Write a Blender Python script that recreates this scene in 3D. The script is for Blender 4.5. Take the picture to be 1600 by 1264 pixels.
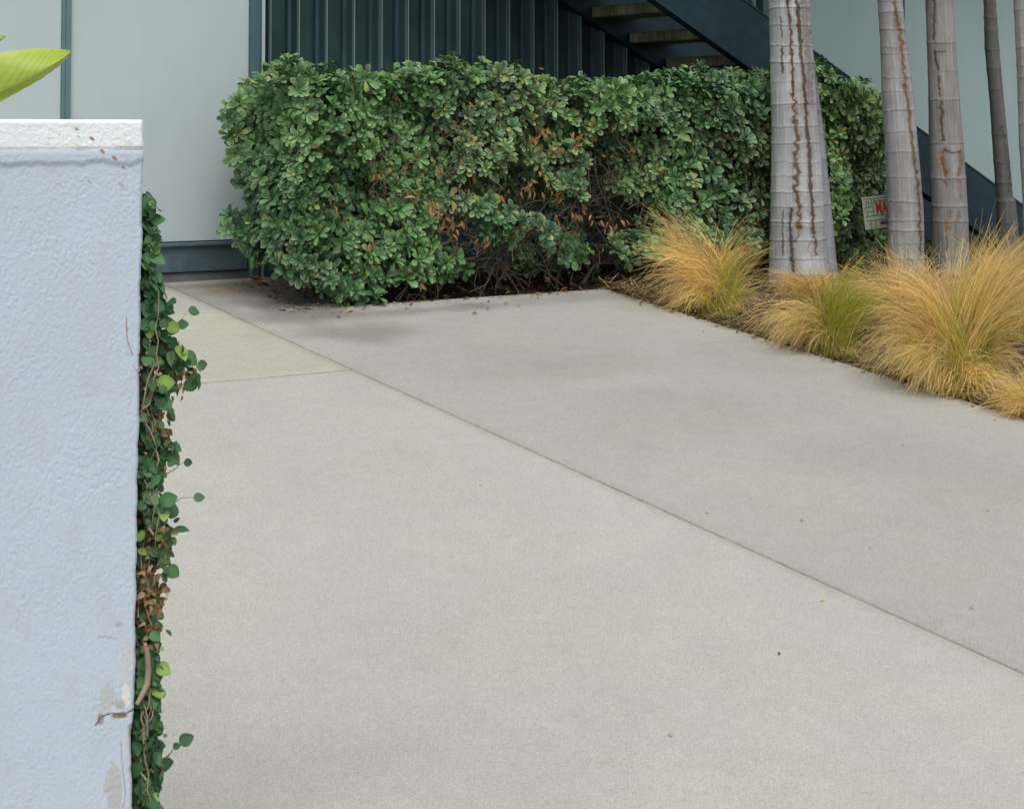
import bpy, math, random
import numpy as np
rng = np.random.default_rng(7)
random.seed(7)
for o in list(bpy.data.objects): bpy.data.objects.remove(o)
scene = bpy.context.scene
col = scene.collection

# ------------------------------------------------------------------ camera
F = 3000.; HZ = 200.; PIT = math.radians(2.5); CX = 800.; CY = HZ - F*math.tan(PIT)
YAW = math.radians(33.93); EYE = 1.6
cam_d = bpy.data.cameras.new("camera"); cam = bpy.data.objects.new("camera", cam_d); col.objects.link(cam)
cam.location = (0, 0, EYE); cam.rotation_euler = (math.radians(90)+PIT, 0, -YAW)
cam_d.sensor_width = 36; cam_d.lens = 36*F/1600; cam_d.shift_y = (CY-632)/1600
cam_d.clip_start = .05; cam_d.clip_end = 500
scene.camera = cam
# ------------------------------------------------------------------ sky, sun, exposure
SUN_EL, SUN_AZ = math.radians(58), math.radians(205)      # azimuth measured clockwise from +Y
w = bpy.data.worlds.new("World"); scene.world = w; w.use_nodes = True
nt = w.node_tree; bg = nt.nodes['Background']
sky = nt.nodes.new('ShaderNodeTexSky'); sky.sky_type = 'NISHITA'; sky.sun_disc = False
sky.sun_elevation = SUN_EL; sky.sun_rotation = SUN_AZ; sky.air_density = 1; sky.dust_density = 4
hs = nt.nodes.new('ShaderNodeHueSaturation'); hs.inputs['Saturation'].default_value = .34
nt.links.new(sky.outputs[0], hs.inputs['Color']); nt.links.new(hs.outputs[0], bg.inputs[0])
bg.inputs[1].default_value = .12
sl = bpy.data.lights.new("sun", 'SUN'); sl.energy = 1.0; sl.angle = math.radians(35); sl.color = (1, .97, .93)
so = bpy.data.objects.new("sun", sl); col.objects.link(so)
so.rotation_euler = (math.radians(90)-SUN_EL, 0, math.pi-SUN_AZ); so.location = (0, 0, 20)
scene.view_settings.view_transform = 'Standard'; scene.view_settings.look = 'None'
scene.view_settings.gamma = 1; scene.view_settings.exposure = 0.25

# ------------------------------------------------------------------ measuring helpers (photo pixel -> place)
A_, B_ = .1159, .0065
fw = np.array([math.sin(YAW)*math.cos(PIT), math.cos(YAW)*math.cos(PIT), math.sin(PIT)])
rt = np.array([math.cos(YAW), -math.sin(YAW), 0.]); up = np.cross(rt, fw)
CAM = np.array([0, 0, EYE])
def ray(x, y): return fw*F + rt*(x-CX) - up*(y-CY)
def G(x, y):
    d = ray(x, y); t = -EYE/(d[2]-A_*d[1]-B_*d[0]); return CAM+t*d
def atY(x, y, Y): d = ray(x, y); return CAM+d*(Y/d[1])
def atD(x, y, dep): return CAM+ray(x, y)*(dep/F)
def proj(v):
    q = np.asarray(v, float)-CAM; dep = q@fw
    return CX+F*(q@rt)/dep, CY-F*(q@up)/dep, dep
def gz(X, Y): return A_*np.clip(Y, -4, 7.83)+B_*np.clip(X, -20, 30)

# ------------------------------------------------------------------ numpy noise
def _h(ix, iy, iz, s):
    n = (ix.astype(np.int64)*374761393+iy.astype(np.int64)*668265263+iz.astype(np.int64)*2147483647+s*974711) & 0x7fffffff
    n = ((n ^ (n >> 13))*1274126177) & 0x7fffffff
    n = ((n ^ (n >> 15))*2246822519) & 0x7fffffff
    return ((n ^ (n >> 16)) & 0xffff)/65535.
def vnoise(x, y, z=0, s=0):
    x, y, z = np.broadcast_arrays(np.asarray(x, float), y, z)
    ix, iy, iz = np.floor(x).astype(int), np.floor(y).astype(int), np.floor(z).astype(int)
    fx, fy, fz = x-ix, y-iy, z-iz
    fx, fy, fz = [f*f*(3-2*f) for f in (fx, fy, fz)]
    r = 0
    for a in (0, 1):
        for b in (0, 1):
            for c in (0, 1):
                r = r+_h(ix+a, iy+b, iz+c, s)*(fx if a else 1-fx)*(fy if b else 1-fy)*(fz if c else 1-fz)
    return r
def fbm(x, y, z=0, s=0, o=4):
    r = 0; a = .5; t = 0
    for i in range(o):
        r = r+a*vnoise(np.asarray(x)*2**i, np.asarray(y)*2**i, np.asarray(z)*2**i, s+i*17); t += a; a *= .55
    return r/t
def sstep(a, b, x):
    t = np.clip((x-a)/(b-a), 0, 1); return t*t*(3-2*t)
def polydist(px, py, pts):
    """distance to polyline and the parameter (0..1) of the nearest point"""
    best = np.full(px.shape, 1e9); par = np.zeros(px.shape); n = len(pts)-1
    for i in range(n):
        ax, ay = pts[i]; bx, by = pts[i+1]; dx, dy = bx-ax, by-ay
        t = np.clip(((px-ax)*dx+(py-ay)*dy)/(dx*dx+dy*dy+1e-9), 0, 1)
        d = np.hypot(px-ax-t*dx, py-ay-t*dy); m = d < best
        best = np.where(m, d, best); par = np.where(m, (i+t)/n, par)
    return best, par

# ------------------------------------------------------------------ object helpers
WL = {}
def thing(name, label, cat, loc, group=None):
    o = bpy.data.objects.new(name, None); col.objects.link(o); o.location = tuple(float(c) for c in loc)
    o.empty_display_size = .1
    o['label'] = label; o['category'] = cat
    if group: o['group'] = group
    WL[o.name] = np.array(loc, float); return o
def mk(name, v, f, mat, parent=None, smooth=True, attrs=None, loc=None, kind=None):
    v = np.asarray(v, float).reshape(-1, 3)
    base = np.zeros(3)
    if parent is not None: base = WL[parent.name]
    elif loc is not None: base = np.array(loc, float)
    me = bpy.data.meshes.new(name)
    if isinstance(f, np.ndarray):
        nv, nf, k = len(v), len(f), f.shape[1]
        me.vertices.add(nv); me.vertices.foreach_set('co', (v-base).astype(np.float32).ravel())
        me.loops.add(nf*k); me.loops.foreach_set('vertex_index', f.astype(np.int32).ravel())
        me.polygons.add(nf); me.polygons.foreach_set('loop_start', np.arange(0, nf*k, k, dtype=np.int32))
        me.polygons.foreach_set('loop_total', np.full(nf, k, dtype=np.int32))
        me.update(calc_edges=True); me.validate()
    else:
        me.from_pydata((v-base).tolist(), [], [list(map(int, q)) for q in f])
    if attrs:
        for an, arr in attrs.items():
            arr = np.asarray(arr, np.float32)
            if arr.ndim == 2:
                if arr.shape[1] == 3: arr = np.hstack([arr, np.ones((len(arr), 1), np.float32)])
                at = me.attributes.new(an, 'FLOAT_COLOR', 'POINT'); at.data.foreach_set('color', arr.ravel())
            else:
                at = me.attributes.new(an, 'FLOAT', 'POINT'); at.data.foreach_set('value', arr.ravel())
    if smooth: me.polygons.foreach_set('use_smooth', np.ones(len(me.polygons), bool))
    me.materials.append(mat)
    o = bpy.data.objects.new(name, me); col.objects.link(o)
    if parent is not None:
        o.parent = parent; WL[o.name] = base
    elif loc is not None:
        o.location = tuple(float(c) for c in loc); WL[o.name] = base
    else: WL[o.name] = base
    if kind: o['kind'] = kind
    return o
class MB:
    def __init__(s): s.v = []; s.f = []
    def add(s, v, f):
        n = len(s.v); s.v += [tuple(map(float, q)) for q in v]; s.f += [[i+n for i in q] for q in f]
    def box(s, x0, x1, y0, y1, z0, z1, bev=.003):
        """box with chamfered edges"""
        b = min(bev, abs(x1-x0)*.3, abs(y1-y0)*.3, abs(z1-z0)*.3)
        X = (x0, x1); Y = (y0, y1); Z = (z0, z1); v = []; idx = {}
        for i in (0, 1):
            for j in (0, 1):
                for k in (0, 1):
                    sx, sy, sz = (b if i == 0 else -b), (b if j == 0 else -b), (b if k == 0 else -b)
                    idx[i, j, k, 0] = len(v); v.append((X[i], Y[j]+sy, Z[k]+sz))
                    idx[i, j, k, 1] = len(v); v.append((X[i]+sx, Y[j], Z[k]+sz))
                    idx[i, j, k, 2] = len(v); v.append((X[i]+sx, Y[j]+sy, Z[k]))
        f = []
        for i in (0, 1): f.append([idx[i, 0, 0, 0], idx[i, 1, 0, 0], idx[i, 1, 1, 0], idx[i, 0, 1, 0]])
        for j in (0, 1): f.append([idx[0, j, 0, 1], idx[1, j, 0, 1], idx[1, j, 1, 1], idx[0, j, 1, 1]])
        for k in (0, 1): f.append([idx[0, 0, k, 2], idx[1, 0, k, 2], idx[1, 1, k, 2], idx[0, 1, k, 2]])
        for i in (0, 1):
            for j in (0, 1): f.append([idx[i, j, 0, 0], idx[i, j, 1, 0], idx[i, j, 1, 1], idx[i, j, 0, 1]])
            for k in (0, 1): f.append([idx[i, 0, k, 0], idx[i, 1, k, 0], idx[i, 1, k, 2], idx[i, 0, k, 2]])
        for j in (0, 1):
            for k in (0, 1): f.append([idx[0, j, k, 1], idx[1, j, k, 1], idx[1, j, k, 2], idx[0, j, k, 2]])
        for c in [(i, j, k) for i in (0, 1) for j in (0, 1) for k in (0, 1)]:
            f.append([idx[c+(0,)], idx[c+(1,)], idx[c+(2,)]])
        s.add(v, f)
    def build(s, name, mat, parent=None, smooth=False, **k):
        o = mk(name, np.array(s.v), s.f, mat, parent, smooth, **k)
        import bmesh
        bm = bmesh.new(); bm.from_mesh(o.data); bmesh.ops.recalc_face_normals(bm, faces=bm.faces); bm.to_mesh(o.data); bm.free()
        return o
def box(name, x0, x1, y0, y1, z0, z1, mat, parent, bev=.003):
    m = MB(); m.box(x0, x1, y0, y1, z0, z1, bev); return m.build(name, mat, parent)
def grid(nu, nv):
    i = np.arange(nu-1)[:, None]*nv+np.arange(nv-1)[None, :]
    i = i.ravel(); return np.stack([i, i+nv, i+nv+1, i+1], 1)
def tubes(paths, radii, sides=5):
    """paths: list of (k,3), radii: list of (k,) -> verts, quads"""
    V = []; Fs = []; n = 0
    for p, r in zip(paths, radii):
        p = np.asarray(p, float); k = len(p); t = np.gradient(p, axis=0); t /= np.linalg.norm(t, axis=1, keepdims=True)+1e-9
        ref = np.array([.3, .2, 1.]) if abs(t[:, 2]).mean() < .8 else np.array([1., .2, .1])
        a = np.cross(t, ref); a /= np.linalg.norm(a, axis=1, keepdims=True)+1e-9; b = np.cross(t, a)
        th = np.arange(sides)*2*np.pi/sides
        v = p[:, None]+(a[:, None]*np.cos(th)[None, :, None]+b[:, None]*np.sin(th)[None, :, None])*np.asarray(r)[:, None, None]
        V.append(v.reshape(-1, 3))
        i = np.arange(k-1)[:, None]*sides; j = np.arange(sides)[None, :]; j2 = (j+1) % sides
        Fs.append(np.stack([i+j, i+j2, i+sides+j2, i+sides+j], -1).reshape(-1, 4)+n); n += k*sides
    return np.vstack(V), np.vstack(Fs)
def frames(axis, roll):
    """rotation matrices whose columns are (x, y, z) with z=axis, x is any perpendicular turned by roll"""
    z = axis/np.linalg.norm(axis, axis=1, keepdims=True)
    ref = np.where(abs(z[:, 2:3]) < .9, [[0, 0, 1.]], [[1., 0, 0]])
    x = np.cross(ref, z); x /= np.linalg.norm(x, axis=1, keepdims=True); y = np.cross(z, x)
    c, s = np.cos(roll)[:, None], np.sin(roll)[:, None]
    return np.stack([x*c+y*s, -x*s+y*c, z], 2)
def inst(tv, tf, R, pos, sc):
    """tv (k,3) or (n,k,3)"""
    n = len(pos); k = tv.shape[-2]
    if tv.ndim == 2: tv = np.broadcast_to(tv, (n, k, 3))
    v = np.einsum('nij,nkj->nki', R, tv*sc[:, None, None])+pos[:, None]
    f = (tf[None]+(np.arange(n)*k)[:, None, None]).reshape(-1, tf.shape[1])
    return v.reshape(-1, 3), f

# ------------------------------------------------------------------ materials
def mat(name, base=(.5, .5, .5), rough=.7, spec=.3, attr=None, noise=None, bump=None, fine=None, metal=0, trans=0):
    """noise=(scale, amount[, stretch]) brightens/darkens; fine=(scale, amount); bump=[(scale, strength, distance, stretch)]"""
    m = bpy.data.materials.new(name); m.use_nodes = True; n = m.node_tree; L = n.links.new
    b = n.nodes['Principled BSDF']; b.inputs['Roughness'].default_value = rough
    b.inputs['Specular IOR Level'].default_value = spec; b.inputs['Metallic'].default_value = metal
    tc = n.nodes.new('ShaderNodeTexCoord')
    if attr:
        c = n.nodes.new('ShaderNodeAttribute'); c.attribute_name = attr; cur = c.outputs['Color']
    else:
        c = n.nodes.new('ShaderNodeRGB'); c.outputs[0].default_value = (*base, 1); cur = c.outputs[0]
    def nz(scale, stretch=(1, 1, 1), detail=4):
        mp = n.nodes.new('ShaderNodeMapping'); mp.inputs['Scale'].default_value = stretch; L(tc.outputs['Object'], mp.inputs[0])
        t = n.nodes.new('ShaderNodeTexNoise'); t.inputs['Scale'].default_value = scale; t.inputs['Detail'].default_value = detail
        L(mp.outputs[0], t.inputs[0]); return t.outputs[0]
    for spec_ in (noise, fine):
        if not spec_: continue
        for sp in (spec_ if isinstance(spec_, list) else [spec_]):
            t = nz(sp[0], sp[2] if len(sp) > 2 else (1, 1, 1))
            mr = n.nodes.new('ShaderNodeMapRange'); mr.inputs[1].default_value = .3; mr.inputs[2].default_value = .7
            mr.inputs[3].default_value = 1-sp[1]; mr.inputs[4].default_value = 1+sp[1]; L(t, mr.inputs[0])
            mx = n.nodes.new('ShaderNodeVectorMath'); mx.operation = 'SCALE'; L(cur, mx.inputs[0]); L(mr.outputs[0], mx.inputs['Scale']); cur = mx.outputs[0]
    L(cur, b.inputs['Base Color'])
    prev = None
    for bp in (bump or []):
        t = nz(bp[0], bp[3] if len(bp) > 3 else (1, 1, 1))
        bn = n.nodes.new('ShaderNodeBump'); bn.inputs['Strength'].default_value = bp[1]; bn.inputs['Distance'].default_value = bp[2]
        L(t, bn.inputs['Height'])
        if prev: L(prev, bn.inputs['Normal'])
        prev = bn.outputs[0]
    if prev: L(prev, b.inputs['Normal'])
    if trans:
        tr = n.nodes.new('ShaderNodeBsdfTranslucent'); L(cur, tr.inputs[0]); ms = n.nodes.new('ShaderNodeMixShader'); ms.inputs[0].default_value = trans
        out = n.nodes['Material Output']; L(b.outputs[0], ms.inputs[1]); L(tr.outputs[0], ms.inputs[2]); L(ms.outputs[0], out.inputs[0])
    return m
M = {}
M['concrete'] = mat('broomed_concrete', attr='col', rough=.85, spec=.25, noise=[(1.1, .035), (4.5, .015), (13, .03), (40, .03)], fine=[(300, .26), (140, .08), (900, .14)], bump=[(420, .35, .0015)])
M['joint'] = mat('joint_filler', (.25, .215, .145), .95, .1, noise=(30, .35), fine=(300, .3))
M['soil'] = mat('mulched_soil', (.055, .04, .028), .95, .1, noise=(9, .3), fine=(140, .5), bump=[(60, .8, .02), (300, .5, .004)])
M['stucco_white'] = mat('painted_stucco', attr='col', rough=.75, spec=.3, noise=(6, .03), fine=(260, .035), bump=[(420, .3, .0008)])
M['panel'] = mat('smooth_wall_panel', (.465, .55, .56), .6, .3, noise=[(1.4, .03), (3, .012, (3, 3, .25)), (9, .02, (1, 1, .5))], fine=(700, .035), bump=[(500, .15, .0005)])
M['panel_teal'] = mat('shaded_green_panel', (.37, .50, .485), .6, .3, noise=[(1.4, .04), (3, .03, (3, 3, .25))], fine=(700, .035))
M['teal'] = mat('teal_painted_metal', (.062, .115, .135), .45, .45, noise=[(4, .15), (14, .12, (2, 2, .3))], fine=(350, .06))
M['fin'] = mat('bluish_fin_paint', (.075, .135, .150), .4, .45, noise=[(4, .12)])
M['fin_highlight'] = mat('fin_edge_highlight', (.30, .40, .40), .4, .45)  # pale colour stands in for light catching the fin edges
M['teal_light'] = mat('weathered_teal_batten', (.11, .20, .22), .5, .4, noise=(6, .12), fine=(350, .06))
M['navy'] = mat('dark_navy_steel', (.016, .040, .056), .5, .4, noise=[(5, .2), (20, .15)], fine=(350, .08))
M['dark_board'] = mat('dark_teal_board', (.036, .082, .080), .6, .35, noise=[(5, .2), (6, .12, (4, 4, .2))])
M['plank'] = mat('mossy_concrete_tread', (.27, .28, .19), .9, .15, noise=[(7, .4), (30, .35, (2, 2, .3))], fine=(200, .15))
M['plinth'] = mat('blue_grey_plinth', (.075, .115, .14), .6, .35, noise=[(5, .22), (24, .16)], fine=(300, .08))
M['foot'] = mat('footing_concrete', (.17, .18, .165), .9, .2, noise=(8, .25), fine=(200, .1))
M['leaf'] = mat('hedge_leaf', attr='col', rough=.44, spec=.42)
M['deadleaf'] = mat('withered_leaf', attr='col', rough=.75, spec=.2, trans=.2)
M['ivy'] = mat('ivy_leaf', attr='col', rough=.5, spec=.35, noise=(60, .15))
M['bark'] = mat('hedge_bark', (.10, .082, .066), .9, .15, noise=(30, .3), fine=(200, .25))
M['vine'] = mat('vine_stem', (.30, .24, .17), .9, .15, noise=(30, .3))
M['trunk'] = mat('palm_trunk_skin', attr='col', rough=.85, spec=.2, noise=[(12, .07), (60, .09, (3, 3, .12))], fine=[(260, .14, (2.2, 2.2, .08)), (300, .05)], bump=[(240, .5, .002, (2, 2, .07)), (400, .2, .001)])
M['grass'] = mat('feather_grass_blade', attr='col', rough=.6, spec=.3, trans=.45)
M['banana'] = mat('broad_yellow_green_leaf', attr='col', rough=.4, spec=.4, trans=.35, fine=(60, .04), bump=[(40, .25, .004, (1, 1, 3))])
M['frond'] = mat('palm_frond', (.06, .12, .04), .5, .4)
M['sign_face'] = mat('cream_sign_board', (.33, .37, .28), .5, .4, noise=(20, .1))
M['sign_green'] = mat('dark_green_sign_ink', (.02, .06, .04), .5, .3)
M['sign_red'] = mat('red_sign_ink', (.38, .035, .02), .5, .3)
M['sign_black'] = mat('black_sign_ink', (.015, .02, .02), .5, .3)
M['steel'] = mat('galvanised_wire', (.3, .3, .3), .4, .5, metal=.6)
M['litter'] = mat('fallen_leaf_brown', attr='col', rough=.85, spec=.15)

# ================================================================== SETTING
YB, YH, XC, XJ, YT, YU = 7.83, 7.13, 5.31, 3.416, 6.11, 7.19
XH = 3.965
# ground: one sheet to the horizon (soil beds around the driveway)
xs = np.concatenate([[-120, -60, -30, -12, -6], np.linspace(-3, 3.8, 12), np.arange(3.9, 8.6, .04), np.linspace(8.8, 14, 12), [20, 30, 60, 120]])
ys = np.concatenate([[-120, -60, -30, -10, -4, -2, 0, 1, 2], np.arange(2.2, 8.6, .04), [9, 10, 14, 30, 60, 120]])
Xg, Yg = np.meshgrid(xs, ys, indexing='ij')
fade = ((Xg > 3.9) & (Xg < 8.6) & (Yg > 2.2) & (Yg < 8.6))
Zg = gz(Xg, Yg)-.05+fade*((fbm(Xg*3, Yg*3, 0, 3)-.5)*.05+(fbm(Xg*16, Yg*16, 0, 5)-.5)*.035)
mound = sstep(XC, XC+.9, Xg)*sstep(8.6, 7.8, Xg)*.05*sstep(2.2, 3, Yg)
Zg = Zg+mound
mk('ground', np.stack([Xg, Yg, Zg], -1).reshape(-1, 3), grid(len(xs), len(ys)), M['soil'], kind='structure', loc=(0, 0, 0))

# driveway: concrete slabs divided by tooled joints
def slab(x0, x1, y0, y1, tone, seed, step=.04, skirt=.13):
    def ax(a, b):
        e = .006; n = max(3, int((b-a-2*e)/step)); return np.concatenate([[a, a+.002], np.linspace(a+e, b-e, n), [b-.002, b]])
    x = ax(x0, x1); y = ax(y0, y1); X, Y = np.meshgrid(x, y, indexing='ij')
    edge = np.minimum(np.minimum(X-x0, x1-X), np.minimum(Y-y0, y1-Y))
    Z = gz(X, Y)-.0035*(1-np.clip(edge/.006, 0, 1))**2
    wob = (fbm(X*9, Y*9, 0, seed)-.5)*.003*(edge < .005)
    P = np.stack([X+wob, Y+wob*.6, Z], -1)
    n0, n1 = X.shape; v = P.reshape(-1, 3); f = [grid(n0, n1)]
    ring = np.concatenate([np.arange(n0)*n1, (n0-1)*n1+np.arange(1, n1), (np.arange(n0-1)[::-1])*n1+n1-1, np.arange(1, n1-1)[::-1]])
    low = v[ring]-[0, 0, skirt]; k = len(ring); b = len(v)+np.arange(k)
    f.append(np.stack([ring, b, np.roll(b, -1), np.roll(ring, -1)], 1))
    v = np.vstack([v, low]); px, py, _ = proj(v)
    c = np.ones((len(v), 3))*np.array(tone)
    big = fbm(v[:, 0]*1.3, v[:, 1]*1.3, 0, 40, 3)-.5; c *= 1+.06*big[:, None]
    warm = sstep(.5, .75, fbm(v[:, 0]*2.1+9, v[:, 1]*2.2, 0, 60, 4)); c *= 1+warm[:, None]*np.array([.028, .009, -.018])
    streak = fbm(v[:, 0]*4, v[:, 1]*1.2+5, 0, 77, 4)
    # grime along the hedge and under it, darker wet-looking band, old stains with a shape of their own
    def blob(gx, gy, rx, ry, amt, colr=(1, 1, 1), ns=4.):
        nonlocal c
        q = G(gx, gy); d = np.hypot((v[:, 0]-q[0])/rx, (v[:, 1]-q[1])/ry)+(fbm(v[:, 0]*ns, v[:, 1]*ns, 0, int(gx), 4)-.5)*1.1
        m = sstep(1.1, .35, d)*amt; c = c*(1-m[:, None]*np.array(colr))
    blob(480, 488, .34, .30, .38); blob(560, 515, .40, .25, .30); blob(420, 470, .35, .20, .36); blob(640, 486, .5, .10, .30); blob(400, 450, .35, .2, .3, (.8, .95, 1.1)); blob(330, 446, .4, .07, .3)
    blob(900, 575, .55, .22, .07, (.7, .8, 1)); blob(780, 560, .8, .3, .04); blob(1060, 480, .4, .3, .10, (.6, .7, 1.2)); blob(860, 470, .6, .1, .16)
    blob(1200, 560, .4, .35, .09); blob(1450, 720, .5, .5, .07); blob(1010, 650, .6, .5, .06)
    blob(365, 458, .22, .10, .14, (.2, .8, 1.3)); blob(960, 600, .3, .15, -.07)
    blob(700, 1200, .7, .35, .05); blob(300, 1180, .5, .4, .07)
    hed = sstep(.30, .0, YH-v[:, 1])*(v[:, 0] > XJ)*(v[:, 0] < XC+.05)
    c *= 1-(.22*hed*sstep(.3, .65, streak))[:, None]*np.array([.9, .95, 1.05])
    jd = np.abs(v[:, 0]-XJ); jm = sstep(.06, .0, jd)*(.5+.5*fbm(v[:, 1]*6, v[:, 0]*2, 0, 3))*.12
    c *= 1-jm[:, None]
    ed = sstep(.10, 0, XC-v[:, 0])*.12*sstep(.35, .6, streak); c *= 1-ed[:, None]*np.array([.8, 1, 1.2])
    return v, np.vstack(f), c
gap = .0045; gt = .0085
T = (.458, .455, .413)
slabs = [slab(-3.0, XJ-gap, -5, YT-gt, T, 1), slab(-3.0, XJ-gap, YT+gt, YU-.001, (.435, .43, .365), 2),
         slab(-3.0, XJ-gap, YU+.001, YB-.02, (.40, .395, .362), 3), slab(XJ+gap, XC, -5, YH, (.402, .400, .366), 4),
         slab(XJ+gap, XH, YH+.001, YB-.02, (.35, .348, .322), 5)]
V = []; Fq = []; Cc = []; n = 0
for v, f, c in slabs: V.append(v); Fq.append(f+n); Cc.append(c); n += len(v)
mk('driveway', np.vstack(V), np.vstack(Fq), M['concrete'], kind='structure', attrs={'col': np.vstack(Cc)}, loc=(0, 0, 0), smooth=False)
v, f, c = slab(9.2, 30, -20, 6.6, (.40, .40, .37), 9, .5)
mk('pavement', v, f, M['concrete'], kind='structure', attrs={'col': c}, loc=(0, 0, 0), smooth=False)
# sand/dirt bed the slabs lie on, seen in the joints
m = MB()
def strip(x0, x1, y0, y1, dz):
    q = [(x0, y0), (x1, y0), (x1, y1), (x0, y1)]
    m.add([(x, y, gz(x, y)-dz) for x, y in q], [[0, 1, 2, 3]])
strip(XJ-.03, XJ+.03, -4, YB-.05, .0045); m.build('joint_sand', M['joint'], kind='structure', loc=(0, 0, 0))
m = MB(); strip(-2.5, XJ-.031, YT-.03, YT+.03, .0045); m.build('joint_sand', M['joint'], kind='structure', loc=(0, 0, 0))

# ================================================================== BUILDING
XS = 3.93                                   # right end of the pale left wall, where the corner post stands
XS = atY(397, 300, YB)[0]
zpt = atY(320, 377, YB)[2]; zpb = atY(320, 428, YB)[2]
YR = 8.45                                   # recessed plane of the finned wall under the stair
XR = atY(1190, 10, YR)[0]
bld = thing('building', 'pale panelled building with teal battens and a dark finned wall behind the hedge', 'building', (XS, YB, .9))
xb = atY(102, 90, YB)[0]; pw = XS-xb
TOP = 5.4
def panel(x0, x1, y, z0, z1, mt, th=.06): return box('wall_panel', x0, x1, y, y+th, z0, z1, mt, bld, .002)
seams = [xb-pw*i for i in range(0, 8)]
prev = XS-.030
for s_ in seams:
    panel(s_+.018, prev, YB, zpt+.002, TOP, M['panel'])
    mm = MB(); mm.box(s_-.018, s_-.003, YB-.014, YB+.03, zpt, TOP, .002); mm.box(s_-.004, s_+.018, YB-.022, YB+.03, zpt, TOP, .002)
    mm.build('batten', M['teal_light'], bld); prev = s_-.018
# plinth with a drip trim, footing under it
box('plinth', seams[-1], XS-.035, YB-.012, YB+.1, zpb+.012, zpt-.022, M['plinth'], bld, .003)
mm = MB(); mm.box(seams[-1], XS-.035, YB-.030, YB+.1, zpt-.019, zpt-.002, .003); mm.box(seams[-1], XS-.035, YB-.018, YB+.1, zpt-.026, zpt-.0195, .002); mm.build('trim', M['plinth'], bld)
box('footing', seams[-1], XS+.03, YB+.005, YB+.12, .7, zpb+.009, M['foot'], bld, .006)
# corner post and pale strip, return wall into the recess
mm = MB(); mm.box(XS-.030, XS+.012, YB-.035, YB+.02, gz(XS, YB)-.02, TOP, .004); mm.box(XS+.0125, XS+.026, YB-.02, YB+.02, gz(XS, YB)-.02, TOP, .003); mm.build('post', M['teal'], bld)
box('corner_strip', XS+.027, XS+.046, YB-.012, YB+.02, gz(XS, YB)-.02, TOP, M['panel'], bld, .002)
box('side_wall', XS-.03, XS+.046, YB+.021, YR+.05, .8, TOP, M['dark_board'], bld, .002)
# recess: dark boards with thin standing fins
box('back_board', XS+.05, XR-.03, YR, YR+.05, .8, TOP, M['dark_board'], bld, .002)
pitch = .1544; x = 4.367-pitch*3; i = 0
fins = []
while x < XR-.06:
    if x < XS+.07: x += pitch; continue
    zt = TOP
    wf = .007 if i < 5 else .011
    mm = MB(); mm.box(x-wf, x+wf, YR-.085, YR-.001, .85, zt, .0022)
    o = mm.build('fin', M['fin'], bld)
    mm = MB(); mm.box(x-wf-.022, x-wf-.0005, YR-.03, YR-.0015, .85, zt, .0015); mm.build('fin_foot', M['teal'], bld)
    mm = MB(); mm.box(x+wf-.004, x+wf+.001, YR-.0875, YR-.0853, .85, zt, .0005); mm.build('fin_highlight', M['fin_highlight'], bld); fins.append(x)  # thin pale strip, a painted highlight down the fin's right edge
    x += pitch; i += 1
box('recess_plinth', XS+.05, XR+6, YR-.10, YR-.0865, .8, 1.12, M['navy'], bld, .003)
# right-hand pale wall panels
box('end_post', XR-.03, XR+.012, YR-.05, YR+.05, .8, TOP, M['teal'], bld, .003)
xr2 = atY(1412, 20, YR)[0]
edges = [XR+.012, xr2, xr2+1.3, xr2+2.6, xr2+3.9, xr2+5.2]
for a, b in zip(edges[:-1], edges[1:]):
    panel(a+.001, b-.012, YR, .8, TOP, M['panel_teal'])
    box('batten', b-.0115, b+.0005, YR-.012, YR+.04, .8, TOP, M['teal'], bld, .002)
# body of the building and an unseen slab added to shade the stair recess
box('wall', seams[-1]-.4, edges[-1]+.4, YR+.07, YR+6, .7, TOP, M['panel'], bld, .01)
box('roof', seams[-1]-.6, edges[-1]+.6, YB-.25, YR+6.2, TOP+.003, TOP+.25, M['teal'], bld, .01)
box('shade_slab', XS+.05, edges[-1]+.3, 7.45, YR-.001, 3.75, 3.95, M['navy'], bld, .01)

# ================================================================== STAIR
st = thing('staircase', 'dark navy outdoor stair with open mossy treads climbing left above the hedge', 'staircase', (8, 8, .9))
YN = 7.62; YF = YR-.12
def line_at(Y, pts): return [atY(px, py, Y) for px, py in pts]
a0 = atY(1200, 30, YN); a1 = atY(1598, 323, YN); b0 = atY(1028, 0, YN); b1 = atY(1515, 349, YN)
sl_ = (a1[2]-a0[2])/(a1[0]-a0[0]); 
def topz(x): return a0[2]+sl_*(x-a0[0])
def stringer(y0, y1, x0, x1, zt, zb, name='stringer'):
    mm = MB()
    P = [(x0, zt(x0)), (x1, zt(x1)), (x1, zb(x1)), (x0, zb(x0))]
    v = [(x, y0, z) for x, z in P]+[(x, y1, z) for x, z in P]
    mm.add(v, [[0, 1, 2, 3], [4, 5, 6, 7], [0, 1, 5, 4], [1, 2, 6, 5], [2, 3, 7, 6], [3, 0, 4, 7]])
    return mm
hb = topz(b1[0])-b1[2]
print('stair slope', sl_, 'stringer height', hb, (topz(b0[0])-b0[2]))
botz = lambda x: topz(x)-hb
xe = a1[0]+1.3
x_top = b0[0]-1.6
for (y0, y1) in ((YN, YN+.012), (YF, YF+.012)):
    mm = stringer(y0, y1, x_top, xe, topz, botz)
    s_ = 1 if y0 == YN else 1
    m2 = stringer(y0-.004, y0+.06, x_top, xe, lambda x: topz(x)+.0125, lambda x: topz(x)+.001)
    m3 = stringer(y0-.004, y0+.06, x_top, xe, lambda x: botz(x)-.001, lambda x: botz(x)-.0125)
    mm.add(m2.v, m2.f); mm.add(m3.v, m3.f); mm.build('stringer', M['navy'], st)
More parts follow.
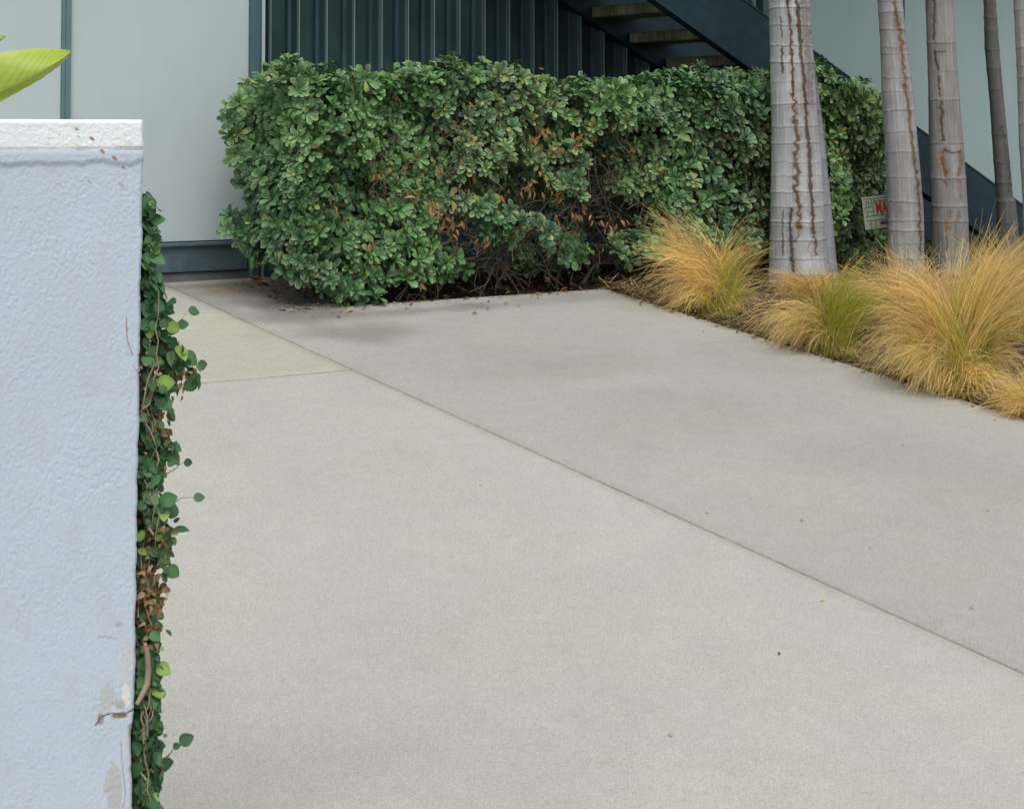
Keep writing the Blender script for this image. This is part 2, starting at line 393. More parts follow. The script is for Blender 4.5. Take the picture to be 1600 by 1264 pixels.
# treads: front lower edges seen at (925,28) (983,68) (1040,108)
tx = []
for px, py in ((925, 28), (983, 68), (1041, 107)):
    q = atY(px, py, YF-.01); tx.append(q)
run = (tx[2][0]-tx[0][0])/2; rise = (tx[2][2]-tx[0][2])/2
print('run', run, 'rise', rise)
for k in range(-3, 7):
    x = tx[0][0]+run*k; z = tx[0][2]+rise*k
    if z < 1.0 or x > xe-.1: continue
    box('tread', x, x+.30, YN+.062, YF-.005, z, z+.058, M['plank'], st, .006)
    mm = MB()
    mm.box(x+.02, x+.27, YN+.013, YN+.055, z-.034, z-.002, .002); mm.build('bracket', M['navy'], st)
for k in range(0, 5):
    x = x_top+.4+k*.9
    box('baluster', x-.015, x+.015, YN+.018, YN+.045, topz(x)-.1, topz(x)+.95, M['teal'], st, .003) if x < atY(1000, 0, YN)[0] else None

# ================================================================== BOUNDARY WALL (left, near)
DW = 2.72
WY = atD(222, 700, DW)[1]; WX = atD(219, 700, DW)[0]
ztop = atY(120, 187, WY)[2]; zcap = atY(120, 235, WY)[2]
print('wall', WX, WY, ztop, 'ground', gz(WX, WY))
bw = thing('boundary_wall', 'rough white stucco garden wall with thin white coping at the left edge', 'wall', (WX-.5, WY, 0))
def edge_x(z):
    """right edge of the wall leans slightly: follows the photographed edge"""
    zs = np.array([atY(226, 237, WY)[2], atY(220, 560, WY)[2], atY(214, 900, WY)[2], atY(212, 1110, WY)[2], atY(207, 1150, WY)[2], atY(210, 1264, WY)[2]])[::-1]
    xs_ = np.array([atY(226.5, 237, WY)[0], atY(221, 560, WY)[0], atY(215.5, 900, WY)[0], atY(212, 1110, WY)[0], atY(206.5, 1150, WY)[0], atY(210, 1264, WY)[0]])[::-1]
    return np.interp(z, zs, xs_)
def wallface(x_of, zlo, zhi, nz_, ufine, amp, seed, colf, yoff=0.):
    z = np.linspace(zlo, zhi, nz_); u = np.concatenate([np.linspace(-3.0, -.32, 12)[:-1], np.linspace(-.32, 0, ufine)])
    U, Z = np.meshgrid(u, z, indexing='ij'); E = x_of(Z)+(fbm(Z*40, Z*0, 0, seed+5)-.5)*.005; X = E+U
    d = (fbm(X*235+Z*40, Z*235, 0, seed, 3)-.5)*2; d = d*(.65+.6*sstep(.38, .62, fbm(X*22, Z*22, 0, seed+2, 3))); d2 = fbm(X*430, Z*430, 0, seed+9, 2)-.5
    Y = WY+yoff-amp*(np.abs(d)**1.0*np.sign(d))-amp*.8*d2+.006*np.clip(1-(-U)/.007, 0, 1)**2
    top = (.005 if nz_ < 100 else .0012)*np.clip(1-(zhi-Z)/.006, 0, 1)**2; Y = Y+top
    return X, Y, Z
def wall_colour(X, Y, Z, base):
    px, py, _ = proj(np.stack([X, Y, Z], -1).reshape(-1, 3)); px = px.reshape(X.shape); py = py.reshape(X.shape)
    c = np.ones(X.shape+(3,))*np.array(base)
    def mix(mk_, colr):
        nonlocal c
        mk_ = np.clip(mk_, 0, 1)[..., None]; c = c*(1-mk_)+np.array(colr)*mk_
    n1 = fbm(px/9, py/9, 0, 91); n2 = fbm(px/40, py/60, 0, 93)
    mix(.22*sstep(.55, .75, n2), (.50, .50, .49)); mix(.25*sstep(.72, .8, n1), (.42, .41, .42))
    # peeled patches of bare render
    def patch(x0, y0, rx, ry, amt, colr, ns=14):
        d = np.hypot((px-x0)/rx, (py-y0)/ry)+(fbm(px/ns, py/ns, 0, int(x0+y0), 4)-.5)*1.0
        mix(amt*sstep(1.05, .85, d), colr)
    patch(198, 1050, 9, 58, .6, (.56, .57, .54)); patch(168, 1092, 12, 22, .65, (.47, .47, .43)); patch(178, 1232, 15, 40, .8, (.46, .46, .42))
    patch(204, 1180, 9, 55, .6, (.55, .56, .55)); patch(197, 1085, 7, 18, .85, (.72, .72, .70), 7); patch(187, 1100, 8, 9, .7, (.40, .36, .30), 6)
    patch(187, 1117, 13, 5, .9, (.27, .15, .08), 8); patch(157, 1123, 5, 10, .7, (.24, .18, .16), 6); patch(185, 975, 6, 5, .5, (.42, .27, .2), 5)
    patch(143, 600, 18, 20, .25, (.45, .45, .45)); patch(60, 700, 30, 30, .12, (.5, .5, .5)); patch(205, 1140, 6, 10, .8, (.35, .28, .2), 5)
    def crack(pts, wd, colr, amt=1., z=3.):
        xx = px+(fbm(px/5, py/5, 0, 31)-.5)*z; yy = py+(fbm(px/5, py/5, 0, 37)-.5)*z
        d, t = polydist(xx, yy, pts); mix(amt*sstep(wd, wd*.45, d*(1+.5*fbm(px/3, py/3, 0, 39))), colr)
        return d
    crack([(150, 1132), (157, 1120), (176, 1114), (192, 1116), (212, 1106)], 1.7, (.09, .06, .045))
    crack([(152, 996), (160, 994), (183, 997)], 1.3, (.3, .24, .22), .8); crack([(198, 495), (198, 528), (207, 555)], 1.5, (.28, .14, .10), .85); crack([(207, 572), (221, 588)], 1.4, (.33, .17, .12), .7)
    crack([(188, 1160), (196, 1240), (192, 1264)], 1.4, (.25, .24, .22), .7)
    for sx, sy, r in ((120, 202, 2.6), (143.5, 217, 3.6), (160, 237, 3.6), (179, 247.5, 3.6), (193, 262, 2.4), (209, 265, 1.6), (123, 214, 2), (93, 211, 1.4), (140, 285, 3), (190, 290, 4)):
        d = np.hypot(px-sx-(py-sy)*.6, (py-sy)*1.0)+(fbm(px/3, py/3, 0, 5)-.5)*2; mix(.85*sstep(r+1, r-1, d), (.30, .13, .06) if sy < 263 and sy != 214 and sx != 93 else (.40, .38, .38))
    return c.reshape(-1, 3)
def closed(X, Y, Z, depth):
    """front grid + right end + top + back from the border of the grid"""
    nu, nv = X.shape; v = np.stack([X, Y, Z], -1).reshape(-1, 3); f = [grid(nu, nv)]
    def addring(idx):
        nonlocal v
        b = len(v)+np.arange(len(idx)); nvx = v[idx].copy(); nvx[:, 1] = WY+depth; v = np.vstack([v, nvx])
        f.append(np.stack([idx[:-1], idx[1:], b[1:], b[:-1]], 1)); return b
    r = addring((nu-1)*nv+np.arange(nv)); t = addring(np.arange(nu)*nv+nv-1); l = addring(np.arange(nv)); bt = addring(np.arange(nu)*nv)
    f.append(np.array([[l[0], l[-1], t[-1], r[0]]]))
    return v, np.vstack(f)
X, Y, Z = wallface(edge_x, -.3, zcap-.0005, 1500, 340, .00062, 11, None)
bn = (fbm(X*28, X*0, 0, 61, 4)-.5)*.012; band = sstep(zcap-.022+bn, zcap-.012+bn, Z); Y = Y-.0038*band; 
peel = 0
v, f = closed(X, Y, Z, .16)
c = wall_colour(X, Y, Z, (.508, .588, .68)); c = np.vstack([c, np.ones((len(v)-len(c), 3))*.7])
mk('masonry', v, f, M['stucco_white'], bw, attrs={'col': c})
capx = lambda z: z*0+atY(225, 210, WY)[0]
X, Y, Z = wallface(capx, zcap-.0002, ztop, 60, 300, .0006, 23, None, -.0040)
Y = Y+.0045*sstep(.006, 0, Z-zcap)*(.4+.6*sstep(.4, .6, fbm(X*30, X*0, 0, 6, 3)))
v, f = closed(X, Y, Z, .165)
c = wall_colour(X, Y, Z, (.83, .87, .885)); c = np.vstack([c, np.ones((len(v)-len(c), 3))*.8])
mk('coping', v, f, M['stucco_white'], bw, attrs={'col': c})

# ------------------------------------------------------------------ ivy on the wall end
def ovate(nl=5, fold=.18, tipd=.15, shape=None):
    """leaf template along +x, 3 columns; returns verts, faces, across(-1..1), along"""
    t = np.linspace(0, 1, nl+1); wd = shape(t); V_ = []; U_ = []; L_ = []
    for ti, wi in zip(t, wd):
        for s_ in (-1, 0, 1):
            V_.append((ti, s_*wi, abs(s_)*wi*fold-tipd*ti*ti)); U_.append(s_); L_.append(ti)
    return np.array(V_), grid(nl+1, 3), np.array(U_), np.array(L_)
iv_shape = lambda t: np.interp(t, [0, .06, .18, .38, .6, .8, .92, 1], [.03, .20, .36, .44, .39, .24, .12, .0])
tv, tf, tu, tl = ovate(10, .16, .14, iv_shape)
tv = tv+np.array([.0, 0, 0])
ivy = thing('ivy', 'green creeping ivy with some withered leaves hanging down the end of the white wall', 'climbing plant', (WX, WY+.08, gz(WX, WY)))
N = 5200
prof_y = np.array([300, 330, 380, 430, 480, 520, 560, 590, 640, 700, 780, 820, 900, 1000, 1080, 1150, 1200, 1264, 1400])
prof_w = np.array([3, 8, 12, 22, 38, 52, 58, 62, 52, 42, 48, 56, 44, 44, 48, 44, 38, 28, 28])*1.12
zz = rng.uniform(atY(222, 1420, WY)[2], atY(222, 312, WY)[2], N)
yy = WY+.004+rng.beta(1.0, 1.6, N)*.155
ppx, ppy, pdp = proj(np.stack([edge_x(zz), yy, zz], -1))
wpx = np.interp(ppy, prof_y, prof_w)*(.45+1.1*fbm(zz*22, zz*0, 0, 8, 3))
prot = rng.uniform(.0, 1.0, N)**.8*wpx/1100
pos = np.stack([edge_x(zz)+np.maximum(prot/.86, .007+(yy < WY+.02)*.006), yy, zz], -1)
ax = np.stack([rng.normal(.25, .45, N), rng.normal(-.9, .4, N), rng.normal(.35, .45, N)], -1)
R = frames(ax, rng.uniform(0, 6.28, N))
# leaf direction mostly down/out: build frame with x=leaf dir
ld = np.stack([rng.normal(.25, .6, N), rng.normal(-.1, .5, N), rng.normal(-.3, .7, N)], -1)
nz = ax/np.linalg.norm(ax, axis=1, keepdims=True); ld = ld-nz*(ld*nz).sum(1, keepdims=True); ld /= np.linalg.norm(ld, axis=1, keepdims=True)
R = np.stack([ld, np.cross(nz, ld), nz], 2)
sc = rng.choice([.5, .7, .9, 1.1], N)*rng.uniform(.013, .026, N)
dead = (fbm(zz*9, yy*9, 0, 71, 3)+rng.normal(0, .09, N)) > np.interp(ppy, [300, 700, 900, 1100, 1180, 1300], [.66, .56, .55, .57, .42, .38])
sel = ~dead
def ivycol(n_, tu_, tl_):
    k = rng.uniform(0, 1, n_)[:, None, None]; y_ = (rng.uniform(0, 1, n_) < .06)[:, None, None]
    b = np.array([.022, .075, .032])*(1-k)+np.array([.070, .165, .062])*k
    b = np.where(y_, np.array([.20, .32, .07]), b)
    vein = np.exp(-(tu_/.12)**2)[None, :, None]*.25
    return (b*(1+vein)*np.ones((n_, len(tu_), 3))).reshape(-1, 3)
# loose sprigs that stick out
spr = [(300, 485), (283, 508), (296, 590), (285, 566), (293, 722), (308, 778), (277, 828), (276, 1166), (286, 1160), (240, 372)]
sp = np.array([atY(x_-6, y_, WY+.02) for x_, y_ in spr]); ns = len(sp)
pa = np.vstack([pos[sel], sp]); fl = -fw*.8+rt*.1+up*.45; fl /= np.linalg.norm(fl); RS = []
for q in range(ns):
    d_ = rt*rng.normal(.8, .3)+up*rng.normal(.1, .6); n_ = fl+rng.normal(0, .25, 3); n_ /= np.linalg.norm(n_); d_ -= n_*(d_@n_); d_ /= np.linalg.norm(d_); RS.append(np.stack([d_, np.cross(n_, d_), n_], 1))
Ra = np.concatenate([R[sel], np.array(RS)]); sa = np.concatenate([sc[sel], rng.uniform(.011, .024, ns)])
v, f = inst(tv, tf, Ra, pa, sa)
mk('foliage', v, f, M['ivy'], ivy, attrs={'col': ivycol(len(pa), tu, tl)})
nd = dead.sum(); tvd, tfd, tud, tld = ovate(5, .9, .5, lambda t: .30*np.sin(np.pi*np.clip(t+.02, 0, 1)**.7)+.01)
v, f = inst(tvd, tfd, R[dead], pos[dead], sc[dead]*.62)
cd = (np.array([.36, .23, .12])*rng.uniform(.4, 1.5, nd)[:, None, None]*np.ones((nd, len(tud), 3))).reshape(-1, 3)
mk('withered_leaves', v, f, M['deadleaf'], ivy, attrs={'col': cd})
P_ = []; R_ = []
for i in range(150):
    z0 = rng.uniform(zcap-1.35, zcap-.32); y0 = WY+rng.uniform(.0, .12); L_ = min(rng.uniform(.05, .2), zcap-.2-z0); k = 10
    s_ = np.linspace(0, 1, k); z_ = z0+s_*L_
    x_ = edge_x(z_)+.002+.05*(fbm(s_*2.2, s_*0+i, 0, i, 3)-.15)*min(1, L_*6)+.008*rng.uniform(); y_ = y0+(fbm(s_*3, s_*0+i*3, 0, i+50, 3)-.5)*.08
    P_.append(np.stack([x_, np.maximum(y_, WY-.004), z_], -1)); R_.append(np.linspace(1, .6, k)*rng.uniform(.0006, .0016))
p0 = [atY(x_, y_, WY-.002) for x_, y_ in ((214, 1100), (222, 1085), (230, 1068), (232, 1045), (230, 1020), (229, 1010))]; P_.append(np.array(p0)); R_.append(np.array([.003, .004, .0045, .0045, .004, .003]))
for (x_, y_) in spr:
    a = atY(x_-6, y_, WY+.02); b = atY(min(x_-30, 245), y_+rng.uniform(18, 40), WY+.03); t_ = np.linspace(0, 1, 7)[:, None]; cv_ = rng.uniform(-.012, .012); P_.append(b+(a-b)*t_+np.array([[0, 0, 1.]])*np.sin(t_*3.1)*cv_+rng.normal(0, .0012, (7, 3))); R_.append(np.linspace(.0011, .0005, 7))
v, f = tubes(P_, R_, 5); mk('vine_tangle', v, f, M['vine'], ivy)

# ------------------------------------------------------------------ broad-leaved plant behind the wall
bp = thing('broadleaf_plant', 'bright yellow green broad leaf poking out above the white wall', 'plant', (atD(-60, 500, 3.2)[0], atD(-60, 500, 3.2)[1], .35))
def bigleaf(pts, wid, dep, drop=0, ddep=0., nm='leaf', twist=.35):
    """midrib through photo points at distance dep; wid = half widths in pixels above/below"""
    k = 40; t = np.linspace(0, 1, k); q = np.array(pts, float); ti = np.linspace(0, 1, len(q))
    mx = np.interp(t, ti, q[:, 0]); my = np.interp(t, ti, q[:, 1]); w1 = np.interp(t, ti, [w_[0] for w_ in wid]); w2 = np.interp(t, ti, [w_[1] for w_ in wid])
    kk = np.array([1, 2, 3, 2, 1])/9.
    sm = lambda a: np.concatenate([a[:2], np.convolve(a, kk, 'valid'), a[-2:]])
    mx, my, w1, w2 = map(sm, (mx, my, w1, w2))
    V_ = []; C_ = []
    for i in range(k):
        for s_ in np.linspace(-1, 1, 13):
            yy_ = my[i]+(-s_*w1[i] if s_ > 0 else -s_*w2[i])
            d_ = dep+ddep*(t[i]-.5)+(twist*abs(s_)*.05+.008*math.sin(s_*3+t[i]*7))
            V_.append(atD(mx[i], yy_, d_)+np.array([0, 0, .0008*math.sin(t[i]*90+abs(s_)*14)]))
            g = .5+.5*s_; vein = math.exp(-(s_/.05)**2); st_ = .5+.5*math.sin(t[i]*120-abs(s_)*18)
            cc = np.array([.50, .64, .10])*(1-.16*st_*(abs(s_) > .1))*(1+.25*vein)
            edge_ = max(0, abs(s_)-.8)/.2; cc = cc*(1-edge_*.5)+np.array([.70, .72, .12])*edge_*.5
            C_.append(cc)
    return mk(nm, np.array(V_), grid(k, 13), M['banana'], bp, attrs={'col': np.array(C_)})
bigleaf([(-210, 235), (-120, 190), (-40, 158), (20, 135), (60, 115), (90, 97), (104, 86), (111.5, 80)], [(22, 22), (50, 34), (66, 26), (56, 14), (39, 12), (20, 9), (8, 7), (.5, .5)], 3.25, ddep=.12)
bigleaf([(-120, 130), (-70, 100), (-30, 75), (-8, 64), (9, 57)], [(10, 8), (22, 18), (18, 16), (8, 8), (.5, .5)], 3.4)
bigleaf([(-250, 260), (-300, 120), (-340, 20), (-330, -80)], [(20, 20), (40, 40), (40, 40), (1, 1)], 3.3)
pts = [atD(-210, 235, 3.19), atD(-230, 420, 3.25), atD(-235, 800, 3.25), atD(-235, 1250, 3.25)]
pts2 = [atD(-120, 130, 3.4), atD(-170, 260, 3.35), atD(-220, 500, 3.25)]; pts3 = [atD(-250, 260, 3.3), atD(-240, 420, 3.25), atD(-236, 600, 3.25)]
v, f = tubes([np.array(pts), np.array(pts2), np.array(pts3)], [np.array([.006, .012, .018, .022]), np.array([.004, .008, .012]), np.array([.005, .01, .014])], 8)
mk('stalk', v, f, M['frond'], bp)

# ================================================================== HEDGE
hg = thing('hedge', 'clipped variegated evergreen hedge with orange withered patches along the dark building', 'hedge', (6, 7.4, .9))
HF, HK = YH-.02, YH+.46
XL = atY(350, 200, HK)[0]; XE = atY(1395, 200, HF)[0]
print('hedge X', XL, XE)
top_px = np.array([[330, 175], [345, 160], [380, 138], [410, 122], [445, 98], [480, 104], [520, 112], [545, 104], [580, 116], [640, 112], [690, 98], [720, 102], [780, 104], [850, 118], [930, 128], [975, 130], [1010, 122], [1060, 112], [1100, 104], [1160, 118], [1200, 112], [1270, 96], [1310, 112], [1350, 128], [1375, 150], [1390, 200]], float)
bot_px = np.array([[330, 395], [380, 405], [420, 425], [470, 445], [510, 470], [550, 475], [590, 458], [640, 452], [700, 446], [760, 422], [830, 412], [900, 425], [950, 418], [1000, 415], [1100, 400], [1200, 400], [1300, 395], [1400, 330]], float)
def leafdens(px, py):
    d = np.ones_like(px)
    h = np.hypot((px-850)/215, (py-335)/112); d *= 1-.80*sstep(1.15, .55, h)
    h = np.hypot((px-850)/250, (py-215)/32); d *= 1-.55*sstep(1.1, .6, h)
    h = np.hypot((px-700)/60, (py-430)/50); d *= 1-.6*sstep(1.1, .6, h)
    h = np.hypot((px-1120)/140, (py-300)/45); d *= 1-.45*sstep(1.1, .6, h)
    h = np.hypot((px-1368)/46, (py-335)/44); d *= 1-1.0*sstep(1.2, .8, h)
    h = np.hypot((px-1290)/60, (py-300)/90); d *= 1-.35*sstep(1.1, .6, h)
    h = np.hypot((px-375)/40, (py-320)/25); d *= 1-.85*sstep(1.1, .6, h)
    return d
# candidate rosettes: front shell, end shell, top shell, bulk
def cand(n_):
    X_ = rng.uniform(XL, XE, n_); Y_ = np.empty(n_); Zt = np.empty(n_)
    return X_
pos = []; nor = []; lay = []
def field(P, N_, keep=1.0):
    """keep candidates whose image falls inside the hedge outline"""
    px, py, dp = proj(P)
    wob = (fbm(px/28, py/28, 0, 15, 3)-.5)*34
    tp = np.interp(px, top_px[:, 0], top_px[:, 1])+12; bt = np.interp(px, bot_px[:, 0], bot_px[:, 1])-14
    left = np.interp(py, [90, 130, 165, 230, 260, 300, 330, 350, 380, 410, 440, 475], [450, 400, 362, 358, 372, 392, 372, 362, 384, 430, 478, 530])
    ok = (py+wob*.25 > tp) & (py+wob*.5 < bt) & (px > left+wob*.3) & (px < 1392+wob)
    cl = fbm(P[:, 0]*6, P[:, 2]*6, P[:, 1]*3, 44, 3)
    d = leafdens(px, py); ok &= (cl > .66-.46*d) & (rng.uniform(0, 1, len(px)) < keep)
    return ok
def shell(n_, jit, keep, seed):
    # front
    X_ = rng.uniform(XL+.25, XE, n_); Z_ = rng.uniform(.88, 2.35, n_)
    bul = (fbm(X_*2.6, Z_*3.0, 0, seed, 3)-.5)*.34
    Y_ = HF+bul+jit(n_)
    P = np.stack([X_, Y_, Z_], -1); nn = np.stack([rng.normal(0, .35, n_), -np.ones(n_)*.9+rng.normal(0, .25, n_), rng.normal(.35, .35, n_)], -1)
    return P, nn
for (n_, jit, keep) in ((2600, lambda n: rng.uniform(.34, .44, n), 1.), (10500, lambda n: np.abs(rng.normal(0, .06, n)), .66), (3600, lambda n: rng.uniform(.10, .26, n), .26)):
    P, nn = shell(n_, jit, keep, 5); k = field(P, nn, keep)
    if n_ == 2600: px, py, _ = proj(P); k = (py > 150) & (py < 425) & (px > 420) & (px < 1300) & (rng.uniform(0, 1, n_) < .85)
    pos.append(P[k]); nor.append(nn[k])
# end face (left)
n_ = 3400; Y_ = rng.uniform(HF-.02, HK, n_); Z_ = rng.uniform(.9, 2.3, n_)
fr = (Y_-HF)/(HK-HF)
X_ = XL+.10*(1-fr)+(fbm(Y_*3, Z_*3, 0, 9, 3)-.5)*.16+np.abs(rng.normal(0, .06, n_))
P = np.stack([X_, Y_, Z_], -1); nn = np.stack([-np.ones(n_)+rng.normal(0, .3, n_), rng.normal(-.5, .35, n_), rng.normal(.35, .35, n_)], -1); k = field(P, nn, .8); pos.append(P[k]); nor.append(nn[k])
# top
n_ = 5600; X_ = rng.uniform(XL, XE, n_); Y_ = rng.uniform(HF, HK, n_); P0 = np.stack([X_, Y_, np.full(n_, 2.)], -1)
px, _, _ = proj(P0); tp = np.interp(px, top_px[:, 0], top_px[:, 1])+10+rng.uniform(0, 16, n_)
# height so the top of the hedge at its front edge matches the outline, level across its depth
pf, _, dpf = proj(np.stack([X_, np.full(n_, HF+.02), np.full(n_, 2.)], -1)); tpf = np.interp(pf, top_px[:, 0], top_px[:, 1])+6
Z_ = EYE+(HZ-tpf-8)/F*dpf+rng.uniform(-.05, 0.01, n_)+(fbm(X_*5, Y_*5, 0, 3, 3)-.5)*.05
P = np.stack([X_, Y_, Z_], -1); px, py, _ = proj(P); nn = np.stack([rng.normal(0, .3, n_), rng.normal(-.25, .3, n_), np.ones(n_)], -1)
k = (rng.uniform(0, 1, n_) < .45) & (px > 352) & (px < 1385) & (py > np.interp(px, top_px[:, 0], top_px[:, 1])+2); pos.append(P[k]); nor.append(nn[k])
# single shoots standing above the clipped top
for (x_, y_, n_) in ((452, 97, 6), (470, 104, 5), (520, 102, 4), (548, 112, 3), (695, 94, 6), (715, 98, 5), (765, 101, 5), (790, 106, 4), (400, 128, 4), (650, 112, 4), (1098, 104, 5), (1085, 112, 4), (1130, 112, 4), (845, 117, 4), (910, 124, 4), (985, 124, 3), (1275, 96, 4), (1345, 122, 4), (606, 120, 4), (1030, 118, 3)):
    for q in range(n_):
        p = atY(x_+rng.normal(0, 10), y_-1+rng.uniform(0, 16), HF+rng.uniform(.02, .3)); pos.append(p[None]); nor.append(np.array([[rng.normal(0, .35), rng.normal(-.3, .3), 1.]]))
# shaded back of the hedge behind the small sign
for q in range(420):
    x_, y_ = rng.uniform(1285, 1392), rng.uniform(170, 405)
    if y_ > 200+(1392-x_)*-.2: pos.append(atY(x_, y_, HF+rng.uniform(.27, .42))[None]); nor.append(np.array([[rng.normal(0, .4), -1, rng.normal(.3, .4)]]))
# low sprays at the left end
for (x_, y_, n_) in ((352, 352, 6), (368, 372, 9), (392, 392, 9), (420, 402, 8), (540, 462, 8), (520, 455, 8), (500, 442, 8), (545, 440, 6), (470, 418, 8), (362, 210, 6), (350, 222, 5), (372, 285, 5), (384, 262, 6), (350, 172, 5)):
    for q in range(n_):
        yy_ = HF+(.30 if x_ < 430 else .03)+rng.uniform(-.05, .05); p = atY(x_+rng.normal(21, 11), y_+rng.normal(0, 8), yy_); pos.append(p[None]); nor.append(np.array([[rng.normal(-.5, .4), rng.normal(-.7, .3), rng.normal(.2, .4)]]))
pos = np.vstack(pos); nor = np.vstack(nor)
# thin out rosettes that are too close
order = rng.permutation(len(pos)); cell = {}; keep = []
for i in order:
    c_ = tuple((pos[i]//.05).astype(int)); bad = False
    for dx in (-1, 0, 1):
        for dy in (-1, 0, 1):
            for dz in (-1, 0, 1):
                for j in cell.get((c_[0]+dx, c_[1]+dy, c_[2]+dz), ()):
                    if ((pos[i]-pos[j])**2).sum() < .039**2: bad = True; break
                if bad: break
            if bad: break
        if bad: break
    if not bad: cell.setdefault(c_, []).append(i); keep.append(i)
pos = pos[keep]; nor = nor[keep]
nr = len(pos); print('rosettes', nr)
ob_shape = lambda t: .215*np.clip(np.sin(np.pi*np.clip(t, 0, 1)**1.75*.93+.10), 0, 1)*np.where(t > .93, .62, 1)+.018
def leaf5(nl, fold, tipd, shape):
    t = np.array([0, .28, .5, .68, .82, .93, 1.0]); wd = np.array([.03, .085, .155, .205, .215, .17, .065])
    V_ = []; U_ = []; L_ = []
    for ti, wi in zip(t, wd):
        for s_ in (-1, -.70, 0, .70, 1):
            V_.append((ti, s_*wi, abs(s_)*wi*fold+tipd*(.25*math.sin(ti*2.6)-ti*ti*.6))); U_.append(s_); L_.append(ti)
    return np.array(V_), grid(7, 5), np.array(U_), np.array(L_)
lt, lf, lu, ll = leaf5(6, .28, .30, None)
R0 = frames(nor, rng.uniform(0, 6.28, nr))
sizeR = rng.normal(1, .16, nr).clip(.65, 1.4)
Ls = []; Rs = []; Ss = []; Cs = []; ro = []
# tone of each rosette follows its age: patches of younger and older growth
tone = fbm(pos[:, 0]*2.4, pos[:, 2]*2.4, pos[:, 1]*2, 29, 3)+rng.normal(0, .10, nr)
vari = (fbm(pos[:, 0]*1.7+3, pos[:, 2]*2.0, 0, 35, 3)+rng.normal(0, .08, nr))
for whorl, (nl_, el, s_, jit) in enumerate(((8, 20, 1.0, 13), (6, 42, .84, 10), (3, 68, .52, 10))):
    for k in range(nl_):
        az = 2*np.pi*(k+.37*whorl)/nl_+rng.normal(0, .16, nr); e = np.radians(el+rng.normal(0, jit, nr))
        d = np.stack([np.cos(e)*np.cos(az), np.cos(e)*np.sin(az), np.sin(e)], -1)
        nrm = np.stack([-np.sin(e)*np.cos(az), -np.sin(e)*np.sin(az), np.cos(e)], -1)
        side = np.cross(nrm, d); loc = np.stack([d, side, nrm], 2)
        ok = rng.uniform(0, 1, nr) < (.86 if whorl == 0 else .9)
        Rw = np.einsum('nij,njk->nik', R0, loc)
        sc_ = .048*s_*sizeR*rng.uniform(.82, 1.15, nr)
        Ls.append(pos[ok]+Rw[ok][:, :, 0]*.004); Rs.append(Rw[ok]); Ss.append(sc_[ok]); ro.append(np.stack([np.where(ok)[0], np.full(ok.sum(), whorl)], 1))
Lp = np.vstack(Ls); LR = np.concatenate(Rs); LS = np.concatenate(Ss); ro = np.vstack(ro)
nL = len(Lp); print('leaves', nL)
ci = ro[:, 0]; wh = ro[:, 1]
t1 = np.clip((tone[ci]-.30)/.4+rng.normal(0, .13, nL), 0, 1)[:, None]
g = np.array([.014, .064, .028])*(1-t1)+np.array([.068, .170, .048])*t1
g = g*(1+.10*wh[:, None])
yel = (rng.uniform(0, 1, nL) < .02+.10*sstep(1.3, .5, np.hypot((proj(Lp)[0]-800)/260, (proj(Lp)[1]-270)/110))) | ((vari[ci] > .62) & (rng.uniform(0, 1, nL) < .5) & (wh > 0)); g[yel] = g[yel]*.35+np.array([.21, .22, .06])*.65
gold = (rng.uniform(0, 1, nL) < .0015); g[gold] = (.45, .38, .05)
edge = np.clip((np.abs(lu)-.62)/.38, 0, 1); tip = np.clip((ll-.85)/.15, 0, 1)
mar = np.maximum(edge, tip*.6)
cream = (.45+.55*sstep(.4, .6, vari[ci])+rng.normal(0, .15, nL)).clip(0, 1)[:, None]*mar[None]*.55
cv = g[:, None]*(1-cream[..., None])+np.array([.46, .52, .28])*cream[..., None]
cv = cv*rng.uniform(.68, 1.56, nL)[:, None, None]; cv = cv*(1+.35*np.exp(-(lu/.15)**2))[None, :, None]
v, f = inst(lt, lf, LR, Lp, LS)
mk('foliage', v, f, M['leaf'], hg, attrs={'col': cv.reshape(-1, 3)})

# withered clusters
dcl = [(850, 205, 6), (835, 215, 4), (905, 212, 5), (895, 222, 4), (740, 205, 5), (728, 212, 4), (870, 232, 4), (775, 220, 3), (690, 335, 6), (702, 352, 5), (672, 318, 4), (522, 318, 5), (516, 322, 3), (790, 215, 3), (640, 262, 2), (960, 380, 3), (955, 352, 3), (655, 436, 4), (1010, 195, 3), (1025, 262, 3), (1135, 215, 3), (925, 205, 3), (715, 345, 5), (640, 300, 3), (765, 262, 3), (600, 270, 3), (668, 345, 3), (752, 382, 3), (865, 300, 2), *[(float(a), float(b), 2) for a, b in zip(rng.normal(810, 130, 30), rng.normal(285, 70, 30))], (580, 375, 2), (700, 200, 3), (1180, 330, 2), (905, 345, 3)]
tvd, tfd, tud, tld = ovate(5, .55, .4, lambda t: .17*np.sin(np.pi*np.clip(t+.02, 0, 1)**1.1)+.01)
Pp = []; Rr = []; Sc = []; Cd = []
for (x_, y_, n_) in dcl:
    for k in range(int(n_*3.0)):
        p = atY(x_+rng.normal(0, 10), y_+rng.normal(0, 7), HF+rng.uniform(-.02, .10))
        d = np.array([rng.normal(0, .45), rng.normal(-.3, .4), rng.normal(-.8, .35)]); d /= np.linalg.norm(d)
        nn = np.array([rng.normal(0, .6), -1, rng.normal(0, .5)]); nn -= d*(nn@d); nn /= np.linalg.norm(nn)
        Pp.append(p); Rr.append(np.stack([d, np.cross(nn, d), nn], 1)); Sc.append(rng.uniform(.020, .046))
        k_ = rng.uniform(0, 1); Cd.append((np.array([.46, .28, .12])*(1-k_)+np.array([.26, .15, .07])*k_)*rng.uniform(.8, 1.25))
v, f = inst(tvd, tfd, np.array(Rr), np.array(Pp), np.array(Sc))
mk('withered_leaves', v, f, M['deadleaf'], hg, attrs={'col': np.repeat(np.array(Cd), len(tud), 0)})

